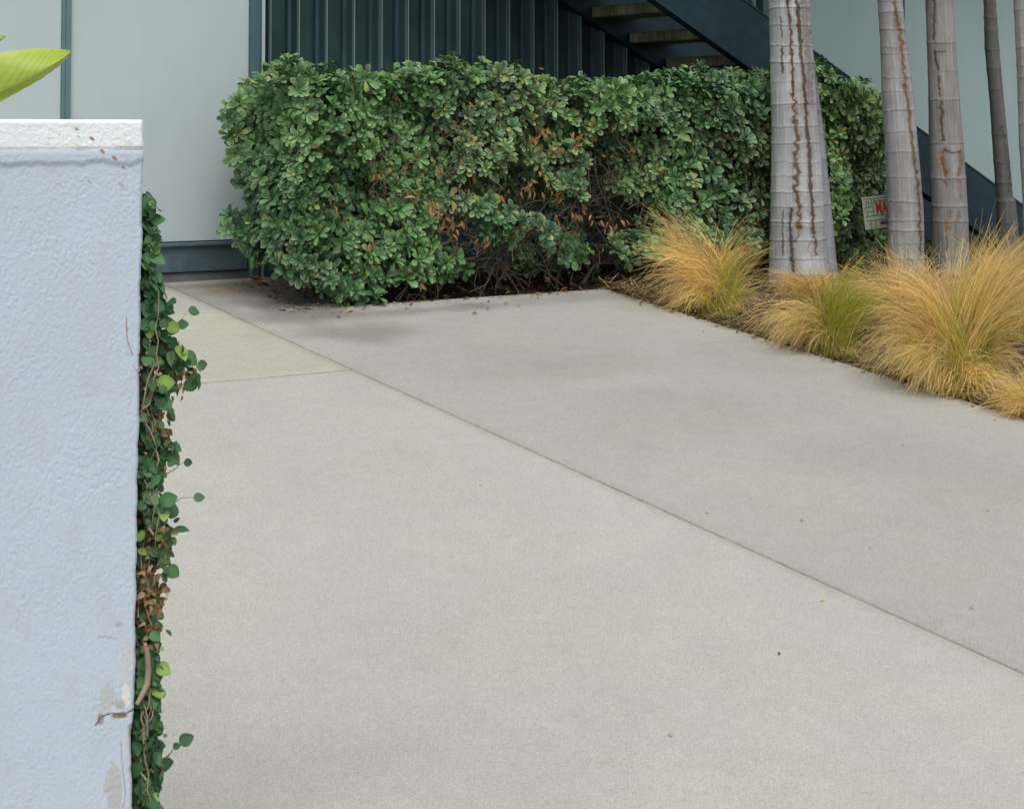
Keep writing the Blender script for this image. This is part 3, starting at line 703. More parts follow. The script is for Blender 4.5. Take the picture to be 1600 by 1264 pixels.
# branches: main stems out of the bed, forking, plus a twig behind every rosette in the open parts
P_ = []; R_ = []
def wander(p, d, L_, r0, k=10, gn=.5, lift=.2):
    pts = [p.copy()]; st_ = L_/k
    for i in range(k):
        d = d+rng.normal(0, gn*.45, 3)*np.array([1, .6, 1]); d[2] += lift*.08; d /= np.linalg.norm(d)
        q = pts[-1]+d*st_; q[1] = np.clip(q[1], HF+.01, HK-.02); q[0] = np.clip(q[0], XL+.16, XE-.1); pts.append(q)
    return np.array(pts), d
for i in range(20):
    x0 = XL+.45+(XE-XL-.5)*(i+rng.uniform(.1, .9))/20; y0 = rng.uniform(YH+.10, HK-.1); p = np.array([x0, y0, gz(x0, y0)-.03])
    p1, d1 = wander(p, np.array([rng.normal(0, .5), rng.normal(-.05, .2), 1.]), rng.uniform(.35, .6), .01, 9)
    r0 = rng.uniform(.005, .010); P_.append(p1); R_.append(np.linspace(r0, r0*.65, len(p1)))
    for j in range(8):
        s_ = p1[rng.integers(3, len(p1))]; p2, d2 = wander(s_.copy(), np.array([rng.normal(0, .9), rng.normal(-.45, .4), rng.normal(.5, .5)]), rng.uniform(.25, .5), .006, 9, .7)
        r1 = r0*rng.uniform(.4, .6); P_.append(p2); R_.append(np.linspace(r1, r1*.5, len(p2)))
        for l in range(3):
            s2 = p2[rng.integers(2, len(p2))]; p3, _ = wander(s2.copy(), np.array([rng.normal(0, 1), rng.normal(-.5, .5), rng.normal(.2, .7)]), rng.uniform(.12, .3), .003, 7, .8)
            P_.append(p3); R_.append(np.linspace(r1*.5, .0012, len(p3)))
pxr, pyr, _ = proj(pos)
for i in np.where((leafdens(pxr, pyr) < .75) | (rng.uniform(0, 1, nr) < .15))[0]:
    d = -R0[i][:, 2]*.5+rng.normal(0, .35, 3)+[0, .25, -.35]; d /= np.linalg.norm(d)
    pts = [pos[i]]
    for k in range(4): d = d+rng.normal(0, .22, 3); d /= np.linalg.norm(d); pts.append(pts[-1]+d*rng.uniform(.025, .055))
    if proj(np.array(pts))[0].min() < pxr[i]-14 and pxr[i] < 420: continue
    P_.append(np.array(pts)); R_.append(np.linspace(.0016, .0032, 5))
a = atY(622, 470, YH+.03); b = atY(646, 436, YH+.12); P_.append(np.array([a, (a+b)/2, b])); R_.append(np.array([.006, .0055, .005]))
v, f = tubes(P_, R_, 5); mk('branches', v, f, M['bark'], hg)

# ================================================================== PALMS
def palm(label, edges, dep, rings, stains, base_tone, seed, nth=120, zstep=.0045, lean_top=None, crown_h=3.2):
    """edges: list of (py, left px, right px)"""
    e = np.array(edges, float); z = []; cx = []; r = []
    cpts = []
    for py, l, rr in e:
        c = atD((l+rr)/2, py, dep); cpts.append(c); r.append((rr-l)/2*dep/F)
    cpts = np.array(cpts); r = np.array(r); zz_ = cpts[:, 2]
    o_ = np.argsort(zz_); cpts = cpts[o_]; r = r[o_]; zz_ = zz_[o_]
    base = cpts[0].copy(); zg = gz(base[0], base[1])-.03
    # z samples: fine where seen, coarse above
    ztop_v = zz_[-1]+.05; zf = np.arange(zg, ztop_v, zstep); zc = np.arange(ztop_v, ztop_v+crown_h, .06); zall = np.concatenate([zf, zc])
    def ext(a, zq):
        s_ = (a[-1]-a[-2])/(zz_[-1]-zz_[-2]); o2 = np.interp(zq, zz_, a)
        s0 = (a[1]-a[0])/(zz_[1]-zz_[0])
        o2 = np.where(zq > zz_[-1], a[-1]+s_*.6*(1-np.exp(-(zq-zz_[-1])/1.5))*1.5, o2); return np.where(zq < zz_[0], a[0]+s0*(zq-zz_[0]), o2)
    cxs, cys, rs = ext(cpts[:, 0], zall), ext(cpts[:, 1], zall), ext(r, zall)
    rs = np.maximum(rs, r[-1]*.7)
    # camera-facing frame
    tc_ = np.array([-base[0], -base[1]]); tc_ /= np.linalg.norm(tc_); rr_ = np.array([-tc_[1], tc_[0]])*1.0
    th = np.linspace(0, 2*np.pi, nth, endpoint=False); TH, Z_ = np.meshgrid(th, zall, indexing='ij')
    # rings
    zr = [atD((e[0, 1]+e[0, 2])/2, py, dep)[2] for py in rings]; zmax = max(zr); rg = np.random.default_rng(seed)
    while zmax < zall[-1]: zmax += rg.uniform(.07, .11); zr.append(zmax)
    zr = np.array(sorted(zr))
    RD = np.ones_like(Z_)*rs[None]; RD = RD*(1+.045*(fbm(np.cos(TH)*1.6+5, np.sin(TH)*1.6+5, Z_*2.2, seed, 3)-.5)*2)
    colr = np.ones(Z_.shape+(3,))*np.array(base_tone)
    N1 = fbm(np.cos(TH)*4+9, np.sin(TH)*4+9, Z_*3, seed+3, 3); N2 = fbm(np.cos(TH)*26+30, np.sin(TH)*26+30, Z_*3.5, seed+4, 3)
    N3 = fbm(np.cos(TH)*60+70, np.sin(TH)*60+70, Z_*7, seed+14, 2)
    colr *= (1+.34*(N1-.5)+.50*(N2-.5)+.30*(N3-.5))[..., None]
    patch_ = sstep(.52, .66, fbm(np.cos(TH)*2+3, np.sin(TH)*2+3, Z_*4, seed+8, 4)); colr *= 1-patch_[..., None]*np.array([.10, .11, .16])
    segid = np.searchsorted(zr, zall); segt = rg.uniform(.90, 1.10, len(zr)+2)[segid]; colr *= segt[None, :, None]
    for q in zr:
        ph = rg.uniform(0, 6.28); am = rg.uniform(.001, .006); zw = q+am*np.sin(TH+ph)+(fbm(np.cos(TH)*5+2, np.sin(TH)*5+2, q*9, seed+6, 2)-.5)*.012
        d = Z_-zw; st_ = rg.uniform(.25, 1.0)
        RD += st_*.0018*np.exp(-(d/.0045)**2)-.0009*np.exp(-((d+.008)/.004)**2)+.0010*sstep(.03, 0, np.abs(d))
        lt_ = np.exp(-((d-.001)/.0030)**2)*st_*.20; dk = np.exp(-((d+.0065)/.0032)**2)*st_*.24
        colr = colr*(1+lt_[..., None])*(1-dk[..., None])
    C_ = np.cos(TH); S_ = np.sin(TH)
    Xp = cxs[None]+RD*(rr_[0]*C_+tc_[0]*S_); Yp = cys[None]+RD*(rr_[1]*C_+tc_[1]*S_)
    # make sure cos -> image right
    P = np.stack([Xp, Yp, Z_], -1); px, py, _ = proj(P.reshape(-1, 3)); px = px.reshape(Z_.shape); py = py.reshape(Z_.shape)
    front = sstep(-.1, .15, S_)
    for pts, wd, colx, amt, wig in stains:
        amp = wig; xx = px+np.sin(py/4.3+np.sin(py/9.)*2)*amp+(fbm(px/4, py/5, 0, seed+9, 3)-.5)*(4+1.6*amp); d, t = polydist(xx, py, pts)
        wn = wd*(.55+.9*fbm(px/9, py/7, 0, seed+2, 2)); m_ = amt*sstep(wn*1.15, wn*.55, d)*front; halo = .30*amt*sstep(wn*3.2, wn, d)*front
        cc = np.array(colx); colr = colr*(1-halo[..., None]*(1-(cc/.5).clip(0, 1)))
        colr = colr*(1-m_[..., None])+cc*(.7+.6*vnoise(px/3, py/3, 0, 5))[..., None]*m_[..., None]
        P = P-(.0035*m_)[..., None]*np.array([tc_[0], tc_[1], 0])
    n0, n1 = Z_.shape; i = np.arange(n0)[:, None]*n1; i2 = ((np.arange(n0)+1) % n0)[:, None]*n1; j = np.arange(n1-1)[None]
    f = np.stack([i+j, i2+j, i2+j+1, i+j+1], -1).reshape(-1, 4)
    root = thing('palm_tree', label, 'palm tree', (base[0], base[1], zg), 'smooth ringed palm trunks beside the driveway')
    mk('trunk', P.reshape(-1, 3), f, M['trunk'], root, attrs={'col': colr.reshape(-1, 3)})
    # crown of arching fronds high above the frame
    top = np.array([cxs[-1], cys[-1], zall[-1]]); rg = np.random.default_rng(seed+100); PV = []; PF = []; nn_ = 0; pth = []; prd = []
    for k in range(9):
        a = k*2.4+rg.uniform(-.2, .2); ln = rg.uniform(1.0, 1.4); t = np.linspace(0, 1, 12); el = rg.uniform(.4, 1.2)
        rad = ln*t*math.cos(el*.6); hz = ln*(t*math.sin(el)-.75*t*t)
        rc = top+np.stack([np.cos(a)*rad, np.sin(a)*rad, hz], -1); pth.append(rc); prd.append(np.linspace(.012, .003, 12))
        for q in range(1, 12):
            for sd in (-1, 1):
                for hh in (0, .5):
                    p = rc[q-1]*hh+rc[q]*(1-hh); L_ = .38*math.sin(math.pi*min(.97, q/12+.08)); dr = np.array([-math.sin(a)*sd+math.cos(a)*.5, math.cos(a)*sd+math.sin(a)*.5, -.35]); dr /= np.linalg.norm(dr)
                    wv = np.array([math.cos(a), math.sin(a), 0])*.012
                    PV += [p-wv, p+wv, p+dr*L_*.6+wv*.8, p+dr*L_*.6-wv*.8, p+dr*L_+[0, 0, -.04]]; PF += [[nn_, nn_+1, nn_+2, nn_+3], [nn_+3, nn_+2, nn_+4]]; nn_ += 5
    tvv, tff = tubes(pth, prd, 5); PF += [list(q+nn_) for q in tff]; PV = np.vstack([np.array(PV), tvv])
    mk('crown', PV, PF, M['frond'], root)
    return root
OR = (.16, .090, .045); BR = (.10, .062, .038); DK = (.07, .06, .06)
palm('thickest pale palm trunk with two long brown weeping cracks, in front of the hedge',
     [(0, 1201, 1263), (95, 1204, 1271), (200, 1206, 1278), (300, 1204.5, 1285), (400, 1202, 1291), (440, 1201, 1294)], 9.25,
     [4, 14, 40, 72, 97, 129, 163, 197, 224, 252, 274, 300, 322, 345, 353, 374, 402, 425],
     [([(1231, -5), (1231, 10), (1234.5, 32), (1236, 76), (1238, 95), (1239, 127), (1240, 150)], 2.4, (.11, .060, .035), .95, .6),
      ([(1240, 150), (1241.5, 177), (1246, 203), (1245, 222), (1244, 247), (1246, 269), (1244, 294), (1246, 316), (1249, 342), (1249, 356)], 3.4, OR, .95, 2.1),
      ([(1249, 356), (1247, 368), (1241, 378)], 1.2, OR, .7, 1),
      ([(1244, -5), (1247, 19), (1252, 89), (1257, 133), (1261, 203), (1264.5, 240), (1266, 285), (1269, 320), (1271, 364)], 3.4, BR, .92, .5),
      ([(1272, 370), (1275, 398)], 2.2, BR, .8, 1), ([(1266, 378), (1262, 392), (1268, 402), (1275, 399)], 1.4, (.3, .2, .1), .6, 1),
      ([(1256, -5), (1262, 60), (1266, 120), (1268, 160)], 6, (.20, .17, .15), .65, 1),
      ([(1237, 328), (1234, 350), (1236, 385), (1239, 425)], 3.0, DK, .95, .3), ([(1220, 28), (1221, 60)], 1.0, DK, .7, .4), ([(1222, 76), (1222, 114)], 1.6, DK, .8, .3), ([(1223, 330), (1222, 366), (1223, 400)], 1.3, DK, .7, .6)],
     (.445, .46, .475), 11, 200, .004)
palm('shaded palm trunk standing close behind the thickest pale trunk, flaring at its foot',
     [(0, 1240, 1262), (95, 1246, 1272), (200, 1250, 1286), (300, 1252, 1297), (400, 1252, 1306), (440, 1252, 1310)], 9.5,
     [10, 52, 90, 130, 172, 210, 248, 285, 318, 350, 385, 420], [([(1262, -5), (1266, 60), (1270, 140), (1273, 200)], 7, (.12, .11, .10), .7, 1), ([(1272, 180), (1274, 250)], 2.5, (.10, .09, .09), .6, .6)], (.30, .31, .335), 23, 120, .006)
palm('leaning palm trunk covering part of the small cream sign',
     [(0, 1372, 1409.5), (63, 1376, 1416.5), (152, 1378.5, 1427), (240, 1384, 1435), (330, 1388, 1442), (410, 1390, 1444), (440, 1390, 1446)], 9.45,
     [3, 20, 47, 74, 85, 121, 143, 173, 206, 237, 277, 315, 345, 359, 380, 402, 425],
     [([(1397.5, 6), (1402, 30), (1405, 47)], 3.4, OR, .85, .5), ([(1402, 30), (1405, 47), (1408.5, 70), (1412, 111), (1415, 136)], 2.6, (.22, .11, .05), .9, 1.2), ([(1415, 136), (1420, 171), (1423, 203), (1427.5, 240), (1431, 269)], 2.3, (.15, .09, .055), .85, .7), ([(1431, 269), (1435.5, 300), (1437, 348), (1438.6, 386), (1437, 398)], 2.1, (.11, .08, .06), .85, .8)],
     (.345, .345, .345), 37, 140, .005)
palm('grey palm trunk with an orange stained loop, third from the right edge',
     [(0, 1446.5, 1488.6), (110, 1450, 1496), (230, 1452, 1505), (330, 1456, 1511), (420, 1456, 1516)], 9.9,
     [12, 67, 113, 156, 225, 278, 322, 345, 398, 415],
     [([(1459, -4), (1460, 30), (1458, 62)], 1.9, (.13, .09, .06), .8, .8), ([(1461, 82), (1462, 96), (1466, 111)], 1.6, BR, .8, .5), ([(1466, 120), (1469, 152)], 1.5, (.1, .07, .06), .8, .6), ([(1470, 161), (1471, 190), (1473, 220)], 2.1, BR, .85, .8),
      ([(1475, 236), (1472, 252), (1477, 275)], 3.4, (.28, .15, .06), .85, .5), ([(1500, 238), (1501, 256), (1497, 274)], 3.0, (.22, .13, .06), .7, .5), ([(1475, 236), (1488, 240), (1500, 238)], 1.6, BR, .6, .6),
      ([(1483, 334), (1479, 345), (1478, 362)], 3.4, (.30, .18, .07), .7, .5), ([(1500, 333), (1494, 350), (1494, 384)], 2.6, (.22, .16, .09), .55, 1), ([(1464, 82), (1478, 82)], 1.2, BR, .5, .4), ([(1478, 370), (1480, 392)], 1.6, BR, .5, .5), ([(1475, 285), (1478, 292)], 2, BR, .5, .5), ([(1498, 285), (1501, 310)], 3, (.2, .15, .09), .4, 1)],
     (.325, .32, .31), 51, 140, .005)
palm('thin dark palm trunk leaning left against the pale wall',
     [(0, 1536.7, 1555.7), (72, 1538.5, 1561), (152, 1546, 1568), (258, 1553, 1578), (310, 1557, 1583), (316, 1557, 1587), (400, 1560, 1594)], 10.6,
     [6, 28, 49, 77, 108, 141, 174, 209, 254, 286, 314, 348, 380], [([(1566, 200), (1574, 240), (1578, 300)], 3, (.07, .06, .055), .5, 1)], (.155, .155, .15), 67, 90, .006)
palm('pale pinkish palm trunk cut by the right edge of the picture',
     [(0, 1584, 1630), (125, 1590.5, 1637), (215, 1592, 1640), (315, 1598, 1646), (430, 1600, 1650)], 9.6,
     [15, 45, 62, 74, 103, 123, 158, 193, 230, 262, 300, 335, 370, 405], [], (.44, .425, .425), 83, 110, .006)

# ================================================================== SIGN
sg_d = 9.6
c0 = atD(1346, 309, sg_d); c1 = atD(1352, 359.5, sg_d)        # left edge, top and bottom
upv = c0-c1; hS = np.linalg.norm(upv); upv /= hS
rtv = rt*math.cos(math.radians(8))+up*math.sin(math.radians(8)); rtv -= upv*(rtv@upv); rtv /= np.linalg.norm(rtv); nrm = np.cross(rtv, upv)
WS = .26
sg = thing('yard_sign', 'small cream yard sign with red lettering, half hidden behind the leaning palm trunk', 'sign', (c1+rtv*WS/2)*[1, 1, 0]+[0, 0, gz(c1[0], c1[1])])
def sp(u, v_, d=0): return c1+rtv*u+upv*v_+nrm*d
def splate(u0, u1, v0, v1, d0, d1):
    P = [sp(a, b, d) for d in (d0, d1) for a, b in ((u0, v0), (u1, v0), (u1, v1), (u0, v1))]
    return P, [[0, 1, 2, 3], [4, 5, 6, 7], [0, 1, 5, 4], [1, 2, 6, 5], [2, 3, 7, 6], [3, 0, 4, 7]]
m = MB(); m.add(*splate(0, WS, 0, hS, -.004, 0)); board = m.build('board', M['sign_face'], sg)
m = MB(); u1 = F/sg_d/hS/1.
s_ = hS/50.   # one photo pixel on the sign
def ln(u0, v0, u1_, v1, wd=.9):
    a, b = min(u0, u1_)-wd/2, max(u0, u1_)+wd/2; c, d = min(v0, v1)-wd/2, max(v0, v1)+wd/2
    m.add(*splate(a*s_, b*s_, c*s_, d*s_, .0003, .001))
# stepped block pattern at the left, frame around the lettering (units: photo pixels from the lower left corner)
for q in ((2, 47, 14, 47), (14, 47, 14, 38), (6, 42, 6, 33), (6, 42, 10, 42), (10, 42, 10, 34), (2, 33, 10, 33), (14, 38, 18, 38), (18, 38, 18, 46), (18, 46, 80, 46), (10, 34, 16, 34), (16, 34, 16, 20), (4, 27, 16, 27), (3, 20, 80, 20), (3, 13, 80, 13), (10, 13, 10, 1), (17, 13, 17, 1), (18, 42, 80, 42), (6, 20, 6, 27)): ln(*q)
m.build('line_pattern', M['sign_green'], board)
def text(body, u, v_, hgt, xs_, mt, name, thick=.0):
    cu = bpy.data.curves.new(name, 'FONT'); cu.body = body; cu.size = 1; cu.extrude = .02; cu.offset = thick
    to = bpy.data.objects.new(name, cu); col.objects.link(to); bpy.context.view_layer.update()
    me = bpy.data.meshes.new_from_object(to.evaluated_get(bpy.context.evaluated_depsgraph_get())); bpy.data.objects.remove(to)
    n_ = len(me.vertices); co = np.empty(n_*3); me.vertices.foreach_get('co', co); co = co.reshape(-1, 3)
    co = co-[co[:, 0].min(), co[:, 1].min(), 0]; k = hgt/co[:, 1].max()
    W_ = np.array([sp(u*s_+q[0]*k*xs_*s_, v_*s_+q[1]*k*s_, .0014+q[2]*.01) for q in co])
    fs = [list(p.vertices) for p in me.polygons]; return mk(name, W_, fs, mt, board, smooth=False)
text('MAX', 20, 21.5, 21, .46, M['sign_red'], 'lettering', .035)
text('NO. C', 33, 15, 3.6, .9, M['sign_black'], 'lettering', .01)
text('(800)', 24, 3.5, 7.5, .8, M['sign_black'], 'lettering', .04)
P_ = []
for u in (.06, .2): a = sp(u, -.002, -.006); P_.append(np.array([sp(u, hS*.8, -.006), a, np.array([a[0], a[1], gz(a[0], a[1])-.08])]))
v, f = tubes(P_, [np.full(3, .0022)]*2, 6); mk('stake', v, f, M['steel'], sg)

# ================================================================== FEATHER GRASS
def grass(label, px, py, ext, blades, seed, green, dirs, hmax, tuft_n=95, width=.0022, spread=.07):
    """ext: blade length in metres; dirs: list of (weight, lean dir x (image right), lean dir y (toward camera), lean amount, length factor, gold 0..1)"""
    rg = np.random.default_rng(seed); b = G(px, py) if not isinstance(px, np.ndarray) else px
    b = b.copy(); b[2] = gz(b[0], b[1])-.02
    wts = np.array([d[0] for d in dirs], float); wts /= wts.sum(); tk = rg.choice(len(dirs), tuft_n, p=wts)
    r2 = np.array([rt[0], rt[1], 0]); r2 /= np.linalg.norm(r2); tw = -np.array([fw[0], fw[1], 0]); tw /= np.linalg.norm(tw)
    tdir = np.array([[dirs[k][1]+rg.normal(0, .27), dirs[k][2]+rg.normal(0, .45)] for k in tk]); tl_ = np.array([dirs[k][3]*rg.uniform(.72, 1.25) for k in tk]); tf_ = np.array([dirs[k][4]*rg.uniform(.72, 1.25) for k in tk]); tg = np.array([dirs[k][5]-.12+rg.normal(0, .22) for k in tk])
    # tuft roots spread in the crown of the plant
    ta = rg.uniform(0, 6.28, tuft_n); tr = spread*np.sqrt(rg.uniform(0, 1, tuft_n))
    n_ = blades; ti = rg.integers(0, tuft_n, n_); k = 9; t = np.linspace(0, 1, k)
    root = b+np.stack([np.cos(ta[ti])*tr[ti], np.sin(ta[ti])*tr[ti], np.zeros(n_)], -1)+rg.normal(0, .012, (n_, 3))*[1, 1, 0]
    dr = tdir[ti]+rg.normal(0, .085, (n_, 2)); D3 = r2*dr[:, :1]+tw*dr[:, 1:]
    lean = tl_[ti]*rg.normal(1, .10, n_).clip(.3, 1.8); L_ = ext*tf_[ti]*(1-.6*rg.beta(1.1, 2.2, n_)); droop = (rg.uniform(.7, 1.7, tuft_n)[ti]*rg.normal(1, .15, n_)).clip(.3, 2.2)
    # direction angle from vertical grows along blade
    ang = (lean[:, None]*(.25+.75*t[None])+droop[:, None]*1.25*t[None]**2.6*lean[:, None]).clip(0, 2.5)
    hd = D3/np.maximum(np.linalg.norm(D3, axis=1, keepdims=True), 1e-6)
    hd = hd[:, None]+np.stack([rg.normal(0, .18, n_)[:, None]*t**2, rg.normal(0, .18, n_)[:, None]*t**2, np.zeros((n_, k))], -1)
    stepv = hd*np.sin(ang)[..., None]+np.array([0, 0, 1.])*np.cos(ang)[..., None]
    P = root[:, None]+np.concatenate([np.zeros((n_, 1, 3)), np.cumsum(stepv[:, :-1]+stepv[:, 1:], 1)/2], 1)*(L_/(k-1))[:, None, None]
    wig = rg.normal(0, .005, (n_, k, 3))*t[None, :, None]+rg.normal(0, .035, (n_, 1, 3))*(t[None, :, None]**2)*[1, 1, .5]; P = P+wig
    gzv = gz(P[..., 0], P[..., 1])+.006+.01*rg.uniform(0, 1, (n_, 1)); P[..., 2] = np.where(t[None] > .15, np.maximum(P[..., 2], gzv), P[..., 2])
    tang = np.gradient(P, axis=1); tang /= np.linalg.norm(tang, axis=2, keepdims=True)
    sd = np.cross(tang, (-fw+rg.normal(0, .5, (n_, 1, 3)))); sd /= np.linalg.norm(sd, axis=2, keepdims=True)
    wd = width*rg.uniform(.45, 1.45, n_)[:, None]*(1-.72*t[None]**1.5)
    V_ = np.stack([P-sd*wd[..., None]/2, P+sd*wd[..., None]/2], 2).reshape(-1, 3)
    j = np.arange(k-1)*2; q = np.stack([j, j+1, j+3, j+2], 1); f = (q[None]+(np.arange(n_)*2*k)[:, None, None]).reshape(-1, 4)
    go = (tg[ti]+rg.normal(0, .16, n_)).clip(0, 1)[:, None]; tt = t[None]
    m_ = (sstep(.38-.55*go+.35*(1-go)*green, 1.10-.62*go+.3*green, tt))[..., None]
    lowc = np.array([.42, .46, .05]); goldc = np.array([.93, .66, .24]); palec = np.array([.88, .70, .40]); brn = np.array([.32, .20, .09])
    br = rg.uniform(.60, 1.48, n_)[:, None, None]
    base_ = (lowc*(1-go*.5)[:, None]+np.array([.52, .42, .11])*(go*.5)[:, None])
    cc = base_*(1-m_)+(goldc*.75+palec*.25)*m_
    pale = (rg.uniform(0, 1, n_) < .13)[:, None, None]; cc = np.where(pale, cc*.4+palec*.6, cc)
    dead = (rg.uniform(0, 1, n_) < .05)[:, None, None]; cc = np.where(dead, brn, cc)
    br = br*rg.uniform(.72, 1.2, tuft_n)[ti][:, None, None]; cc = (cc*br).reshape(-1, 1, 3).repeat(2, 1).reshape(-1, 3)
    o = mk('grass_clump', V_, f, M['grass'], attrs={'col': cc}, loc=b, smooth=False)
    o['label'] = label; o['category'] = 'ornamental grass'; o['group'] = 'feather grass clumps along the driveway edge'
    return o
# (weight, right, toward, lean, length, gold)
grass('feather grass clump nearest the hedge corner, left of the thickest palm trunk', 1122, 486, .36, 2500, 1, .5,
      [(3.4, -1, .15, .9, 1.3, .75), (3.6, -.85, .0, .50, 1.36, .8), (2.6, .75, 0, .45, 1.3, .5), (1.6, 1, .25, .9, .75, .55), (1.0, 0, -.2, .15, .6, .1), (3.0, -1, .5, 1.25, .95, .8), (1.2, .6, .9, 1.3, .5, .8)], .5)
grass('low brown feather grass tuft hugging the foot of the thickest palm trunk', np.array([*G(1262, 470)[:2], 0]), 0, .22, 1500, 2, .0,
      [(2, -.9, .3, .9, 1, .9), (2, .9, .3, .9, 1, .9), (1.5, 0, .8, .9, .9, .95), (1, 0, 0, .2, .8, .8)], .3)
grass('small green and straw feather grass clump between the two larger golden ones', 1300, 550, .335, 2700, 3, 1.1,
      [(3.0, -1, .35, 1.15, 1.2, .85), (1.6, -.7, .1, .65, .8, .55), (3.2, .45, -.05, .40, 1.12, .0), (2.8, 1, .1, .72, 1.05, .05), (1.2, -.2, 0, .1, .95, .35), (.8, .8, .8, 1.3, .5, .6)], .42)
grass('largest golden feather grass clump, spilling over the driveway edge at the right', 1498, 610, .49, 5000, 4, .7,
      [(4.4, -.75, .0, .52, 1.18, .95), (3.2, -1, .35, 1.1, 1.1, .7), (1.4, -.15, 0, .12, .75, .3), (3.4, .6, -.1, .36, 1.28, .65), (3.0, .8, 0, .58, 1.1, .6), (1.8, 1, .3, .95, .8, .6), (1.6, -.9, .8, 1.35, .6, .8), (1.2, .8, .8, 1.35, .55, .7)], .6, 130)
grass('golden feather grass clump behind the largest one, in front of the leaning palm trunk', np.array([*G(1415, 525)[:2], 0]), 0, .36, 2800, 5, .3,
      [(3, -.8, .1, .75, 1, .95), (2, 0, .2, .4, 1, .95), (2, .7, .1, .6, 1, .9), (1, -.3, 0, .1, 1, .8)], .4)
grass('feather grass clump at the right edge, behind the largest clump', np.array([*G(1590, 530)[:2], 0]), 0, .42, 3000, 6, .4,
      [(2.5, -.7, .0, .45, 1, .8), (2, 0, .0, .2, 1, .7), (2, .7, .1, .5, 1, .75), (2, -1, .4, .9, .7, .8)], .4)
grass('short dry feather grass clump lowest at the right edge by the concrete', 1622, 650, .21, 1300, 7, .2,
      [(3, -1, .4, 1.1, 1, .8), (2, -.3, .2, .6, 1, .7), (2, .7, .2, .8, 1, .7)], .3)

# ================================================================== FALLEN LEAVES
lfsh = lambda t: .24*np.sin(np.pi*np.clip(t+.02, 0, 1)**.9)+.01
def fallen(label, x_, y_, size, colr, ang, group=None, curl=.6, seed=0):
    tvv, tff, uu, l2 = ovate(5, curl, -.25*curl, lfsh); q = G(x_, y_); q = q+[0, 0, .0015]
    c_, s_2 = math.cos(ang), math.sin(ang); P = tvv*size; P = np.stack([P[:, 0]*c_-P[:, 1]*s_2, P[:, 0]*s_2+P[:, 1]*c_, P[:, 2]+(P[:, 0]*c_-P[:, 1]*s_2)*B_+(P[:, 0]*s_2+P[:, 1]*c_)*A_], -1)
    P[:, 2] += .0004
    o = mk('fallen_leaf', P+q, tff, M['litter'], attrs={'col': np.ones((len(P), 3))*colr}, loc=q); o['label'] = label; o['category'] = 'leaf'
    if group: o['group'] = group
    return o
fallen('bright yellow petal lying below the long concrete joint', 1283, 940, .016, (.62, .47, .03), .4)
fallen('small yellow petal lying above the long concrete joint', 1109, 803, .014, (.6, .47, .06), 2.2)
fallen('tan leaf scrap on the concrete near the bottom of the picture', 1049, 1152, .018, (.5, .36, .24), 1.0)
fallen('orange withered leaf on the soil under the middle of the hedge', 857, 441, .05, (.42, .2, .08), 1.2, curl=.9)
fallen('curled tan leaf on the concrete under the low left corner of the hedge', 543, 489, .045, (.42, .28, .13), .5, curl=.9)
fallen('reddish brown leaf beside the foot of the corner post', 412, 440, .07, (.30, .10, .04), 2.6, curl=.8)
fallen('long tan leaf beside the foot of the corner post', 424, 447, .075, (.45, .27, .11), 2.2, curl=.7)
fallen('pinkish brown leaf at the foot of the largest golden grass clump', 1470, 621, .05, (.42, .26, .17), .3, curl=.5)
fallen('dark brown leaf at the right edge beside the dry grass', 1596, 655, .03, (.14, .07, .04), .3)
fallen('tan leaf at the middle of the concrete, pale and flat', 751, 760, .014, (.52, .46, .3), .9)
dots = [(1218, 1024), (1520, 952), (1357, 858), (1412, 1118), (1164, 1116), (1547, 688), (1410, 697), (1255, 815), (720, 508), (1100, 520), (870, 515), (480, 931), (418, 990), (700, 1017), (690, 778), (455, 722), (925, 705), (1275, 600), (1545, 800), (305, 560), (1003, 1230)]
rg = np.random.default_rng(5)
proto = None
for i, (x_, y_) in enumerate(dots):
    if proto is None:
        proto = fallen('tiny dark leaf scrap on the pale slabs on the near side of the long joint', x_, y_, .012, (.20, .14, .10), 1., 'leaf scraps on the near side of the long joint'); q0 = G(x_, y_)
    else:
        c = proto.copy(); col.objects.link(c)
        if G(x_, y_)[0] > XJ: c['label'] = 'tiny dark leaf scrap on the greyer slab beyond the long joint'; c['group'] = 'leaf scraps beyond the long joint'; q = G(x_, y_)+[0, 0, .0015]; c.location = q; c.rotation_euler = (0, 0, rg.uniform(-1.2, .5)); s_3 = rg.uniform(.6, 1.3); c.scale = (s_3*rg.choice([-1, 1]), s_3*rg.uniform(.25, .8), s_3)
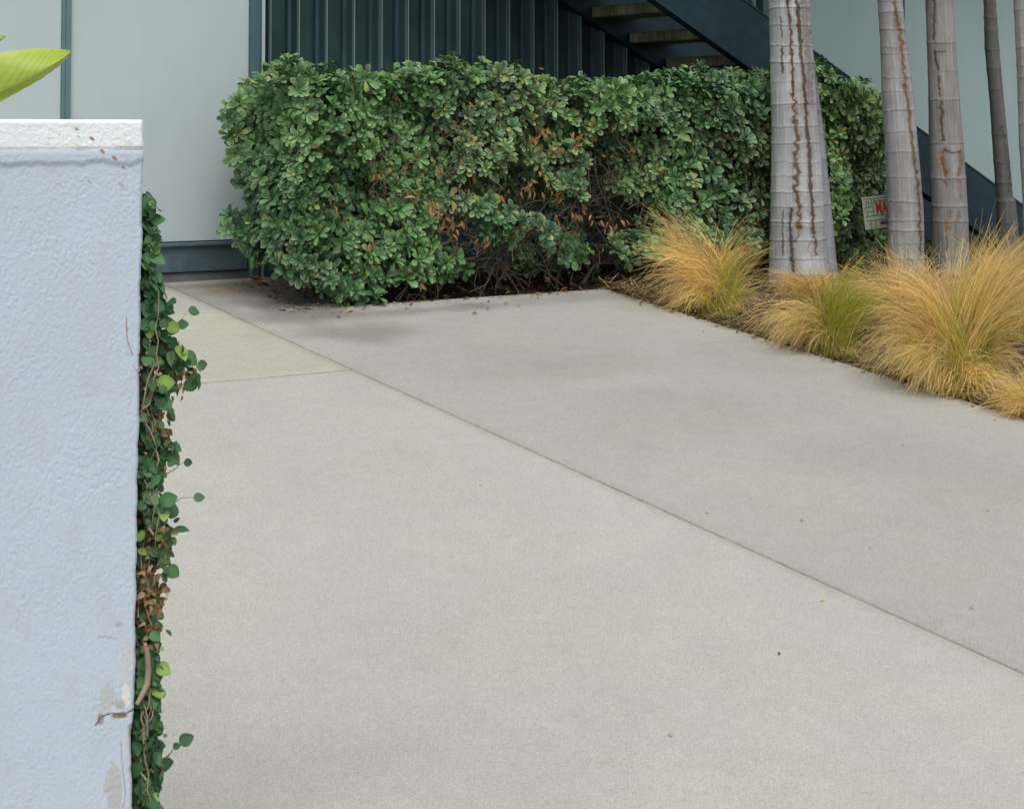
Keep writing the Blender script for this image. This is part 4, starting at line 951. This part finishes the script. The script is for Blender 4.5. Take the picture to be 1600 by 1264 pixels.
# leaf litter that nobody could count: in the bed, along its edges, against the wall
n_ = 1100; xa = rg.uniform(XL+.1, XE, n_); ya = rg.uniform(YH-.05, YB-.05, n_)
n2 = 900; xa2 = XC+rg.exponential(.22, n2)-.05; ya2 = rg.uniform(3.2, 7.1, n2)
n3 = 110; xa3 = XH-np.abs(rg.normal(0, .16, n3)); ya3 = rg.uniform(YH+.02, YB-.06, n3)
n4 = 110; xa4 = rg.uniform(3.6, 5.6, n4); ya4 = np.where(xa4 < 5.2, YH-rg.exponential(.06, n4), rg.uniform(3.6, 7, n4)); xa4 = np.where(xa4 < 5.2, xa4, XC-rg.exponential(.05, n4))
xa = np.concatenate([xa, xa2, xa3, xa4]); ya = np.concatenate([ya, ya2, ya3, ya4]); n_ = len(xa)
inslab = ((xa < XC) & (ya < YH)) | (xa < XH)
za = np.where(inslab, gz(xa, ya)+.003, gz(xa, ya)-.035+rg.uniform(0, .02, n_)+.05*sstep(XC, XC+.9, xa))
tvv, tff, uu, l2 = ovate(3, .5, .2, lfsh); nn = np.stack([rg.normal(0, .3, n_), rg.normal(0, .3, n_), np.ones(n_)], -1)
szz = np.where(inslab, rg.uniform(.008, .028, n_), rg.uniform(.012, .05, n_))
v, f = inst(tvv, tff, frames(nn, rg.uniform(0, 6.28, n_)), np.stack([xa, ya, za+szz*.12], -1), szz)
pal = np.array([[.20, .11, .055], [.12, .075, .05], [.30, .20, .11], [.38, .20, .08], [.09, .06, .045]]); cc = pal[rg.integers(0, 5, n_)]*rg.uniform(.7, 1.2, n_)[:, None]
mk('leaf_litter', v, f, M['litter'], attrs={'col': np.repeat(cc, len(uu), 0)}, kind='stuff', loc=(5, 7, .8))
# dry straw in the grass bed
n_ = 7000; xs2 = XC+.0+np.abs(rg.normal(0, .38, n_)); ys2 = rg.uniform(3.4, 7.2, n_); an = rg.uniform(0, 3.14, n_); L2 = rg.uniform(.03, .16, n_)
p0 = np.stack([xs2, ys2, gz(xs2, ys2)-.01+rg.uniform(0, .05, n_)], -1); d2 = np.stack([np.cos(an), np.sin(an), rg.normal(0, .15, n_)], -1); p1 = p0+d2*L2[:, None]; w2 = np.cross(d2, [0, 0, 1.])*.0012
V_ = np.stack([p0-w2, p0+w2, p1+w2, p1-w2], 1).reshape(-1, 3); f = np.arange(n_*4).reshape(-1, 4)
cc = np.array([.50, .38, .19])*rg.uniform(.4, 1.3, n_)[:, None]
mk('dry_straw', V_, f, M['litter'], attrs={'col': np.repeat(cc, 4, 0)}, kind='stuff', loc=(6, 6, .8), smooth=False)
